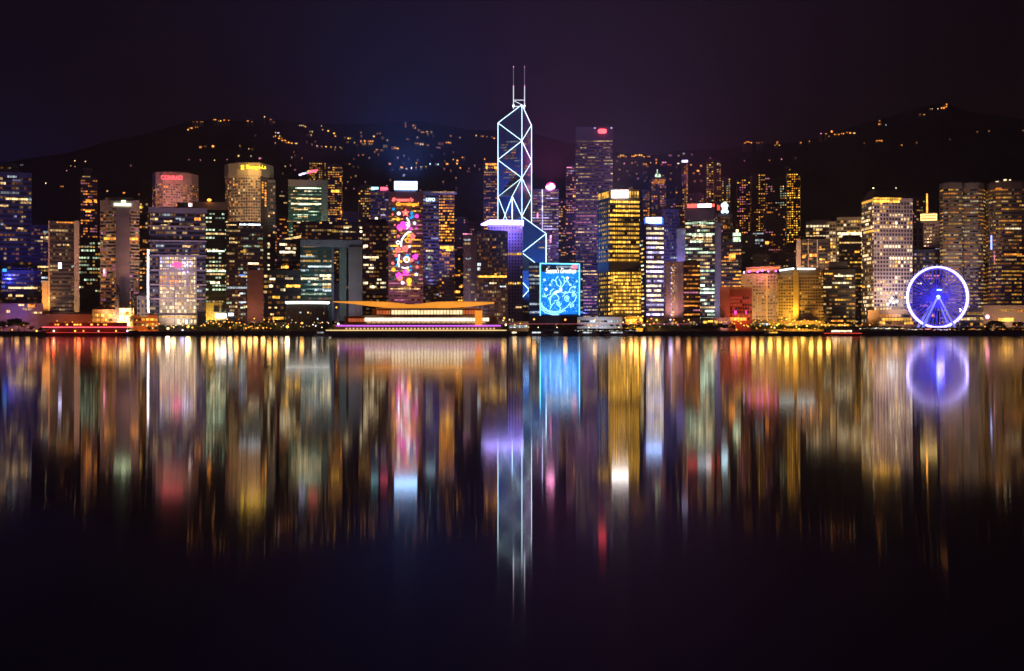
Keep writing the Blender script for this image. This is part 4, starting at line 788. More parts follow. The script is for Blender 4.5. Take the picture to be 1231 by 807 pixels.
pbox(b, 'roof_lantern', 881, 890.5, 280, 290.5, EM('G2'), -4, -.5); pbox(b, 'roof_lantern', 884.5, 887.5, 276, 280, EM('K3'), -4, -.5); pbox(b, 'lantern_ledge', 880, 891.5, 284, 285.4, wallm((.3, .25, .2)), -6, .4)
# -- white violet block
D_ = 1360
b = B('lilac-white block of upright fins at the waterfront beside dark louvred floors', 799, 823, 314.5, D_, style='grid', lit=.9, run=12, bay=5.5, fh=3.5, win=(.22, .42), pal='K2 O2 W2', wall=(.60, .50, .66), roof=False)
pbox(b, 'fin', 800, 806, 314.5, 380, wallm((.62, .55, .72)), -.5, 1.4); pbox(b, 'fin', 813.5, 816, 314.5, 380, wallm((.62, .55, .72)), -.5, 1.4); pbox(b, 'fin', 818.5, 821.5, 314.5, 380, wallm((.62, .55, .72)), -.5, 1.4)
for k in range(20):
    y = 318+k*3.15
    for xa, xb in ((808.2, 809.6), (810.6, 812)):
        if (k*7+int(xa)) % 5: pbox(b, 'window', xa, xb, y, y+1.5, EM(('O2', 'W2', 'K2', 'O1')[(k*3+int(xa)) % 4]), -.1, .3)
    pbox(b, 'window', 816.6, 818, y, y+1.4, EM('P1' if k % 3 else 'W1'), -.1, .3)
    if k % 2: pbox(b, 'lilac_lamp', 806.6, 807.3, y, y+.9, EM('V3'), -.1, .5)
flood(b, 803, 398, 350, (.62, .36, 1), 1.3e5, dist=34, z=6, cone=100); flood(b, 819, 398, 360, (.7, .45, 1), 5e4, dist=30, z=6); flood(b, 810, 380, 360, (1, .40, .30), 2e4, dist=18, z=16)
B('dark brown louvred block with glowing orange floors, right of the lilac-white fins', 822.5, 841, 315, 1356, lit=.85, run=8, bay=2.2, fh=4.0, win=(.96, .36), pal='O1 O2 O2 P1 O1 O3', wall=(.075, .055, .07), ledge=.7, ylow=381, zb=3)
# -- red block
D_ = 1340
b = B('pink-walled block with a red glowing gridded front under a dark roof slot', 866, 904, 345.5, D_, style='grid', lit=.35, run=3, bay=2.4, fh=3.1, win=(.62, .6), pal='R1 R1 O1 R1', wall=(.42, .14, .12), yhi=356, ylow=386, roof=False)
pbox(b, 'pink_wall', 865.5, 877.2, 345.3, 383, wallm((.66, .34, .30)), -.5, 1.8); pbox(b, 'eave', 876, 904.3, 345.3, 348.3, wallm((.5, .30, .2)), -.5, 1.8); pbox(b, 'roof_slot', 877, 904, 348.5, 352, DARK, -1, .3)
pbox(b, 'window', 885, 898, 353.8, 355.6, EM('O3'), .2, .6)
for x in (884, 897.5): single('neon_star', NM, b.root, lambda q: q.box(PX(x-1.3, D_-1), PX(x+1.3, D_-1), D_-1.6, D_-1, PZ(378, D_), PZ(373.6, D_)))
pbox(b, 'lit_canopy', 877, 897, 382, 385.5, EM('O3'), .5, 2.5)
flood(b, 871, 398, 362, (1, .36, .26), 5.5e4, dist=34, z=6, cone=110); flood(b, 890, 398, 372, (1, .12, .04), 2.8e4, dist=26, z=6, cone=110)
# -- broad tan hotels
b = B('broad tan hotel with a red-orange neon crown, right behind the red-fronted block', 891, 936, 329, 1460, style='grid', fh=3.3, bay=3.0, lit=.25, run=1.5, pal='Y1 O1 W1 Y1', wall=(.38, .28, .20), win=(.6, .45), roof=False, name='hotel_tower', cat='hotel')
p0 = front_line(896.5, 939, 1458)
m = MB(); f = Face(*p0); m.quadbox([f.pt(0, PZ(327.6, 1458), 3), f.pt(f.L, PZ(324.6, 1458), 3), f.pt(f.L, PZ(324.6, 1458), -24), f.pt(0, PZ(327.6, 1458), -24), f.pt(0, PZ(321.6, 1458), 3), f.pt(f.L, PZ(319.6, 1458), 3), f.pt(f.L, PZ(319.6, 1458), -24), f.pt(0, PZ(321.6, 1458), -24)]); m.build('crown', wallm((.55, .36, .30)), b.root)
single('neon_band', mat('neon_orange_red', (.5, .1, .05), .5, 0, (1, .22, .08), 1.6, sample=True), b.root, lambda q: q.tube(f.pt(1, PZ(325.3, 1458), 3.4), f.pt(f.L-1, PZ(321.8, 1458), 3.4), .8))
for px, py in ((895, 327.6), (901, 326.6), (911, 326.8), (917, 325.6), (924, 326.2), (933, 326)): single('magenta_lamp', EM('V3') if px < 900 else mat('neon_violet', (.4, .1, .5), .5, 0, (.75, .16, 1), 3), b.root, lambda q: q.ball((PX(px, 1452), 1453.5, PZ(py, 1452)), 1.2))
pbox(b, 'golden_pier', 920.5, 923, 330, 386, wallm((.6, .42, .2)), -.5, 1.5)
flood(b, 912, 398, 360, (1, .56, .22), 1.9e5, dist=44, z=8, cone=110); flood(b, 915, 335, 322, (1, .3, .3), 3e4, dist=20, z=60, cone=150)
D_ = 1400
b = B('wide golden-brown hotel with white neon roof lines and one tall amber-lit pier', 935, 990, 330.5, D_, dep=44, style='grid', fh=3.0, bay=2.7, lit=.16, run=1.3, pal='Y1 O1 W1 Y2', wall=(.36, .25, .15), win=(.66, .45), name='hotel_tower', cat='hotel', roof=False)
pbox(b, 'roof_storey', 937, 986, 322, 330.5, wallm((.22, .17, .15)), -36, -.3)
NL = mat('neon_line_white', (.8, .9, .9), .5, 0, (.74, .96, 1), 3.0, sample=True)
for a, c in (((937, 325.4), (954.5, 322.9)), ((958.5, 323.4), (984.5, 323.6))): single('neon_roof_line', NL, b.root, lambda q: q.tube((PX(a[0], D_-2), D_-2, PZ(a[1], D_)), (PX(c[0], D_-2), D_-2, PZ(c[1], D_)), .95))
pbox(b, 'amber_pier', 953.5, 960, 325, 386, wallm((.62, .45, .20)), -.5, 2.4); pbox(b, 'side_pier', 986.5, 990, 326, 386, wallm((.6, .42, .2)), -.5, 1.8); pbox(b, 'side_pier', 934.5, 936, 330, 386, wallm((.6, .42, .2)), -.5, 1.8)
flood(b, 956.5, 390, 350, (1, .52, .05), 7e4, dist=16, z=9, cone=70); flood(b, 948, 385, 372, (1, .60, .06), 4.5e4, dist=14, z=16, cone=100); flood(b, 988, 390, 350, (1, .52, .08), 3.5e4, dist=14, z=9, cone=75); flood(b, 936, 390, 350, (1, .52, .08), 2.6e4, dist=14, z=9, cone=75)
flood(b, 962, 398, 350, (1, .55, .2), 2.2e5, dist=60, z=8)
b = B('slab tower with tan end piers and slim mullions above the golden-brown hotel', 957, 998, 288.5, 1540, lit=.16, run=2, pal='O2 Y1 O1', wall=(.09, .07, .07), fh=4, extra=[(964, 968, 309, 'O3', 3), (973, 983, 307, 'O3', 3), (984, 992, 300, 'Y2', 1.6), (985, 992, 312, 'Y3', 1.6)])
for xa, xb in ((957, 962.8), (992, 998)): pbox(b, 'pillar', xa, xb, 288, 330, wallm((.62, .46, .36)), -30, 2)
for x in (971, 982): pbox(b, 'mullion', x, x+1.2, 288, 330, wallm((.6, .46, .38)), -1, 1.6)
flood(b, 977, 340, 300, (1, .62, .42), 1.9e5, dist=60, z=60)
b = B('square-gridded office block with cream-lit top storeys, left one of a pair', 969, 1005, 267.5, 1620, style='grid', fh=4, bay=4.0, win=(.8, .62), lit=.55, run=5, pal='Y2 W2 Y2 W1 K2', wall=(.36, .28, .20))
b2 = B('square-gridded office block with cream-lit storeys, right one of a pair', 1006, 1038, 262, 1630, style='grid', fh=4, bay=4.0, win=(.8, .62), lit=.42, run=4, pal='W1 Y2 K2 Y1 W1', wall=(.34, .27, .21), extra=[(1007, 1037, 281, 'K3', 2.6), (1008, 1037, 284.5, 'K3', 2.2)])
flood(b, 1000, 330, 275, (1, .65, .36), 2.8e5, dist=80, z=60)
b = B('black office block with short yellow window rows, nearest right of the golden-brown hotel', 990, 1028, 325, 1385, lit=.20, run=2.6, pal='Y2 Y1 K2 O2 Y2', wall=(.035, .03, .035), fh=4.1, bay=2.7, win=(.92, .42), extra=[(1003, 1026, 331.8, 'K3', 1.7), (991, 1001, 329.2, 'Y2', 1.6)])
pbox(b, 'roof_block', 996, 1019, 314.5, 325, wallm((.05, .045, .05)), -26, -2)
B('dark stepped tower with sparse yellow floors behind the black yellow-windowed block', 1009, 1038, 287, 1470, lit=.24, run=2, pal='Y1 W1 O1 Y2', wall=(.055, .045, .05), fh=4, bay=2.8, win=(.9, .4), extra=[(1027, 1033, 303, 'O3', 2), (1010, 1036, 292, 'W2', 1.3)])
# -- porthole tower
D_ = 1370
b = B('white tower of round porthole windows with a sloping hipped roof', 1036, 1097, 238, D_, chain=[(1036, 42), (1050.5, 0), (1097, 6)], style='grid', fh=3.75, bay=3.05, win=(.60, .60), lit=.30, run=3, pal='K2 W2 K3 W2 Y2 K1', wall=(.52, .42, .46), yhi=242, zb=3, ylow=388, roof=False,
      extra=[(1050, 1083, 238.8, 'Y2', 2.0), (1050, 1081, 242.4, 'Y3', 2.0)])
o = b.foot; zt = b.zt; cxm = sum(p[0] for p in o)/len(o); cym = sum(p[1] for p in o)/len(o)
m = MB(); n0 = len(m.v); k = len(o)
m.v += [(p[0], p[1], zt) for p in o]+[(cxm+(p[0]-cxm)*.62-3, cym+(p[1]-cym)*.5, PZ(226.5, D_)) for p in o]
m.f.append(tuple(k+j for j in range(k))); m.m.append(0)
for j in range(k): m.f.append((j, (j+1) % k, k+(j+1) % k, k+j)); m.m.append(0)
m.build('hipped_roof', wallm((.20, .15, .13)), b.root)
for p, q in zip(m.v[k:2*k], m.v[k+1:2*k]): pass
for px in (1050, 1077): single('roof_lamp', EM('K3'), b.root, lambda q: q.ball((PX(px, D_+12), D_+12, PZ(226.3, D_+12)), .8))
single('crown_light', EM('Y2'), b.root, lambda q: b.faces[0].slab(q, 1, b.faces[0].L-1, PZ(241.5, D_), PZ(239, D_), .5))
flood(b, 1080, 372, 355, (1, .86, .80), 5e4, dist=18, z=25, cone=110); flood(b, 1078, 398, 320, (1, .70, .55), 1.3e5, dist=60, z=20, cone=100); flood(b, 1040, 398, 350, (1, .68, .36), 1.3e5, dist=30, z=8, cone=90)
flood(b, 1060, 300, 250, (1, .65, .5), 7e4, dist=50, z=90, cone=120)
pbox(b, 'plinth_wall', 1043.5, 1058.5, 373, 391, wallm((.48, .26, .12)), -.5, 3)
single('rooftop_lamps', EM('C4'), b.root, lambda q: [q.ball((PX(x, D_-4), D_-5, PZ(y, D_-4)), 1.2) for x, y in ((1070, 362), (1074, 364), (1072, 358.5), (1067, 366), (1078, 362.5))])
b = B('long low podium with banded terraces at the foot of the porthole tower', 1057, 1102, 372.5, 1336, dep=24, name='podium_building', cat='building', lit=.75, run=6, pal='Y2 O1 Y1 K2', wall=(.22, .17, .14), bay=3, fh=4.6, win=(.94, .4), extra=[(1060, 1096, 384, 'Y2', 2.4)], roof=False)
pbox(b, 'roof_hut', 1072, 1084, 368.6, 373, DARK, -10, -2)
flood(b, 1065, 398, 384, (1, .45, .15), 3.5e4, dist=24, z=6, cone=140)
# -- right
b = B('grey tower with a glowing striped yellow crown and a short yellow spire', 1100, 1131, 266, 1600, style='grid', fh=4, bay=3.2, lit=.10, run=1.5, pal='W1 V1 P1 W2', wall=(.20, .16, .20), win=(.7, .45))
for y in (257.3, 260.4, 263.6): pbox(b, 'crown_light', 1106.5, 1126.5, y, y+1.7, mat('crown_gold', (.6, .5, .2), .5, 0, (1, .68, .22), 2.6, sample=True), -12, 1)
pbox(b, 'crown_core', 1108, 1125, 256, 266, wallm((.4, .3, .2)), -11, 0)
single('spire', EM('O3'), b.root, lambda q: q.tube((PX(1116.2, 1600), 1606, PZ(256, 1600)), (PX(1116.2, 1600), 1606, PZ(232.5, 1600)), 1.2, r2=.9))
flood(b, 1116, 300, 262, (1, .6, .3), 6e4, dist=40, z=110)
B('pale low tower with dark glazed bays left of the yellow-crowned grey tower', 1097, 1110, 270, 1560, style='grid', fh=7, bay=5, win=(.6, .8), lit=.0, wall=(.26, .21, .22))
B('faint speckled tower just visible behind the porthole tower and yellow spire', 1094, 1112, 239, 1900, name='apartment_tower', style='grid', lit=.14, run=1, pal='O1 W1 P1', wall=(.10, .07, .07), cap=40)
B('dark navy block behind the upper half of the observation wheel', 1098.5, 1131, 301, 1490, lit=.05, run=2, pal='V1 W1 P1', wall=(.05, .045, .09), fh=4.2, extra=[(1112, 1124, 321.8, 'V2', 2), (1111, 1120, 331.6, 'P2', 1.4), (1122, 1131, 331.6, 'P2', 1.4), (1112, 1130, 335, 'P1', 1.4), (1102, 1108, 341, 'K2', 1.4), (1117, 1121, 341, 'V2', 1.4), (1119, 1124, 379.5, 'O2', 2.4)])
b = B('huge rounded banded tower behind the wheel, left one of the paired brown giants', 1130, 1184, 221, 1440, dep=44, chain=[(1130, 18), (1134, 5), (1140, 0), (1156, 0), (1158, 6), (1166, 4), (1176, 0), (1182, 5), (1185, 20)], fh=3.9, bay=2.9, lit=.42, run=3, pal='Y1 W1 O1 W0 Y1 K1 O0', wall=(.20, .15, .14), win=(.94, .40), ledge=.7, yhi=226)
for xa, xb in ((1143, 1151), (1163, 1171)): pbox(b, 'roof_tower', xa, xb, 218.6, 222, wallm((.22, .17, .16)), -14, -4)
flood(b, 1155, 398, 340, (1, .66, .34), 7e5, dist=70, z=20); flood(b, 1150, 398, 300, (1, .9, .8), 2.4e5, dist=100, z=20, cone=60); flood(b, 1150, 380, 350, (.4, .3, 1), 1.0e5, dist=60, z=20, cone=80)
b = B('huge rounded banded tower at the right edge, with roof lamps and a blue light streak', 1185, 1246, 220, 1430, dep=44, chain=[(1185, 34), (1190, 14), (1197, 3), (1204, 0), (1216, -1), (1228, 0), (1246, 8)], fh=3.9, bay=2.9, lit=.34, run=3, pal='O1 Y1 O0 W1 Y1', wall=(.19, .13, .11), win=(.94, .40), ledge=.7, yhi=226, extra=[(1197, 1204, 227, 'O2', 1.8), (1208, 1227, 275, 'K2', 1.6), (1207, 1228, 306, 'O2', 1.6)])
pbox(b, 'roof_tower', 1197, 1226, 216.6, 221, wallm((.18, .13, .11)), -20, -4)
for px, py in ((1198.6, 218.8), (1200.4, 218.4), (1208.5, 216.4), (1210, 216.2), (1215, 216.6)): single('roof_lamp', EM('K3'), b.root, lambda q: q.ball((PX(px, 1432), 1434, PZ(py, 1432)), .9))
single('blue_streak', mat('neon_periwinkle', (.3, .35, .6), .5, 0, (.35, .45, 1), 2.2), b.root, lambda q: q.tube((PX(1194.6, 1425), 1432, PZ(300, 1430)), (PX(1194.6, 1425), 1432, PZ(283, 1430)), .9))
single('rose_streak', EM('P2'), b.root, lambda q: q.tube((PX(1197.5, 1425), 1430, PZ(316, 1430)), (PX(1197.5, 1425), 1430, PZ(302, 1430)), .6))
flood(b, 1200, 398, 340, (1, .66, .34), 4.5e5, dist=60, z=16); flood(b, 1222, 398, 320, (1, .5, .2), 1.6e5, dist=70, z=16)
b = B('low tan concrete terminal with a long yellow-lit opening at the right edge', 1181, 1246, 367, 1350, dep=40, name='terminal_building', cat='building', style='grid', lit=.05, bay=5, fh=5, pal='O1', wall=(.34, .25, .20), unlit=False, roof=False, extra=[(1200, 1219, 384.5, 'Y3', 3.2), (1202, 1218, 373, 'Y1', 2)])
flood(b, 1208, 398, 378, (1, .6, .3), 6e4, dist=30, z=6, cone=140)
single('orange_lamp', EM('P4'), b.root, lambda q: q.ball((PX(1187.5, 1345), 1346, PZ(381, 1345)), 2.2))
b = B('low glassy shop building with pale green lit floors right of the wheel', 1154, 1182, 371, 1345, dep=30, name='shop_building', cat='building', lit=.8, run=5, pal='G1 Y1 W2 G2 Y2', wall=(.14, .12, .11), bay=3, fh=4.2, win=(.9, .5), roof=False)
# dim towers just outside the picture on either side
for i, (xa, xb, yt, D) in enumerate(((-96, -58, 240, 1450), (-54, -30, 268, 1420), (1250, 1300, 250, 1450))):
    B(('dark speckled tower beyond the left edge', 'low dark tower beyond the left edge, next to the blue-lit one', 'brown banded tower beyond the right edge')[i], xa, xb, yt, D, lit=.15, pal='W1 O1', wall=(.12, .1, .12), cap=20)
#@@BACK
# ------------------------------------------------------------------ mid-slope apartment towers behind the waterfront
def apt(label, x0, x1, yt, D, lit=.3, pal='Y1 O1 Y2 W1 O2', fh=3.3, bay=3.2, cap=60, wall=(.05, .04, .045), extra=(), **k):
    return B(label, x0, x1, yt, D, name='apartment_tower', cat='tower', style='grid', fh=fh, bay=bay, lit=lit, run=1.4, pal=pal, wall=wall, cap=cap, extra=extra, win=(.62, .48), cols=True, **k)
apt('apartment tower with pink-orange window columns, leftmost of the right hillside cluster', 886, 902, 214, 1960, .30, 'O1 P1 O2 Y2 P1')
apt('broad apartment tower with two amber window columns amid the right hillside cluster', 903, 920, 208, 2000, .34, 'Y2 O2 O1 Y1')
apt('dim apartment tower with a slanting pink roof light in the right hillside cluster', 920, 932, 216, 1980, .18, 'O1 P1 W1', extra=[(920, 925, 214.8, 'P1', 1.6)])
apt('apartment tower with pale greenish windows beside the tallest golden-edged apartment tower', 932, 945.5, 216, 2000, .30, 'W1 G1 W2 Y1')
apt('tallest apartment tower of the right cluster, golden windows stepping up to its roof corner', 946, 962, 207, 1990, .27, 'Y2 Y2 Y1 O2 Y3')
apt('thin rooftop turret on the tallest apartment tower of the right cluster', 945, 951, 201.5, 2010, .4, 'Y2 Y1', cap=10)
apt('lower apartment block with reddish windows in front of the right hillside cluster', 918, 944, 255, 1840, .20, 'O1 P1 O2 O1', wall=(.14, .09, .08), extra=[(921, 929, 255.5, 'O1', 2), (920, 924, 292, 'O3', 3.4)])
apt('plain grey-green block below the amber-columned apartment tower', 904, 920, 280, 1780, .05, 'C1 W1', wall=(.10, .10, .10), extra=[(905, 918, 281, 'C1', 1.6), (906, 918, 289, 'C1', 2.6)])
apt('squat near-black block between the lantern-roofed mid-rise and the grey-green block', 890, 908, 284, 1700, .03, 'W1', wall=(.04, .035, .04))
apt('dark brown apartment block below the golden apartment tower, left of the tan-piered slab', 940, 960, 296, 1800, .10, 'O1 O2 Y1', wall=(.10, .07, .06))
apt('shadowed wide block rising just behind the neon-crowned tan hotel', 905, 958, 306, 1640, .05, 'O1 W1 O1', wall=(.11, .08, .07))
apt('tapering hillside tower with a column of yellow windows above the pale grey lift shaft', 849, 858, 193, 2080, .42, 'Y1 O1 Y2 W1')
apt('slim dark tower left of the column-lit tapering hillside tower', 858.5, 867, 196, 2100, .10, 'W1 O1', extra=[(862, 865, 197, 'K2', 2)])
apt('hillside tower with a pale window stack just right of the tapering one', 868, 878, 213, 2060, .30, 'Y1 W1 G1 Y2')
apt('short hillside block with bright yellow windows above the long red and white sign', 812, 823, 226, 2040, .40, 'Y2 Y1 O2 W1')
apt('dim pinkish hillside block between the bright yellow block and the red-signed tower', 824, 846, 234, 2050, .14, 'P1 O1 W1', wall=(.13, .09, .13))
b = apt('stepped hillside tower topped by a green-white lit dome, right of the golden bank tower', 783, 801, 214, 2020, .26, 'O1 Y1 P1 O2', wall=(.15, .11, .15))
pbox(b, 'lit_attic', 785, 799, 215.5, 221, EM('O1'), .2, .6)
single('lit_dome', EM('G2'), b.root, lambda q: [q.ball((PX(791.5, 2020), 2026, PZ(211, 2020)), 4.6, sz=.7), q.tube((PX(790.5, 2020), 2026, PZ(209, 2020)), (PX(790.5, 2020), 2026, PZ(203.5, 2020)), 1)])
apt('narrow hillside tower with orange windows at the right shoulder of the golden bank tower', 773, 781, 229, 2060, .34, 'Y1 O2 O1', wall=(.12, .09, .12))
apt('dim wide apartment block behind the lilac-white floored tower', 800, 812, 240, 1960, .08, 'P1 W1', wall=(.14, .11, .16))
b = apt('small slender hillside tower with a violet lit cap above the long red and white sign', 819.5, 827, 196, 2300, .5, 'O1 P1 O2', wall=(.15, .11, .15), cap=20)
pbox(b, 'lit_cap', 819.5, 827, 192.5, 195.5, EM('V3'), -6, .3)
apt('dim violet slab standing behind the twin visor-roofed towers', 547, 562, 262, 2040, .07, 'W1 P1', wall=(.12, .09, .16), cap=20)
apt('low dark block on the slope right behind the grey-mauve slab', 560, 583, 268, 2080, .06, 'P1 O1', wall=(.11, .08, .13), cap=20)
apt('hillside apartment block with a few orange lamps just left of the small ice-blue roof sign', 412, 431, 256, 2030, .07, 'O1 W1', wall=(.09, .07, .11), cap=20)
apt('dark block behind the two-toned glass wing, left of the green bank tower', 327, 334, 249, 1990, .08, 'O1 P1', cap=20)
apt('tiny lit hillside block with orange windows right above the green glass bank tower', 372, 392, 194, 2500, .3, 'O2 Y2 O1 W1', cap=20, fh=4)
apt('small rooftop-lit hillside tower above the slim yellow-dotted apartment tower', 402, 412, 203, 2420, .3, 'Y2 O1', cap=20, fh=4)
apt('high dim apartment block at far right, behind the gap of the two brown giants', 1177, 1190, 236, 1960, .1, 'O1', cap=10)

# ------------------------------------------------------------------ houses and lamps on the hill
def on_hill(px, py):
    y = 1990.0
    while y < 3290:
        if terr(PX(px, y), y) >= PZ(py, y): return PX(px, y), y
        y += 6
    return PX(px, 3270), 3270.0
HW = [wallm((.22, .18, .16)), wallm((.16, .13, .14)), wallm((.26, .22, .18))]
def house(px, py, w, h, key, label, group, rr):
    x, y = on_hill(px, py); y -= 16; x = PX(px, y); zg = terr(x, y)
    r = empty('hillside_house', (x, y, zg), label, 'house', group)
    W = w/F*y; H = h/F*y; zt = PZ(py, y)+H*.5
    m = MB(); m.box(x-W/2, x+W/2, y, y+9, zg-3, zt); m.prism([(x-W/2-.5, y-.6), (x+W/2+.5, y-.6), (x+W/2+.5, y+9.5), (x-W/2-.5, y+9.5)], zt, zt+.8)
    m.build('wall', rr.choice(HW), r)
    key = key[0]+(str(min(4, int(key[1])+1)) if key[0] in 'WOYCGVPK' and int(key[1]) < 3 else key[1])
    m = MB(); nb = max(1, int(W/4.2)); nf = max(1, int(H/4))
    for j in range(nb):
        for i in range(nf):
            if rr.random() < .78 or (nb*nf < 3):
                u = x-W/2+(j+.2)*W/nb; z = zt-H+(i+.25)*H/nf
                m.box(u, u+W/nb*.6, y-.25, y+.1, z, z+H/nf*.5, EM(key if rr.random() < .7 else key[0]+str(max(1, int(key[1])-1))))
    m.build('window', None, r, kind='stuff')
rr = random.Random(31)
G1 = 'lit houses scattered over the hillside'
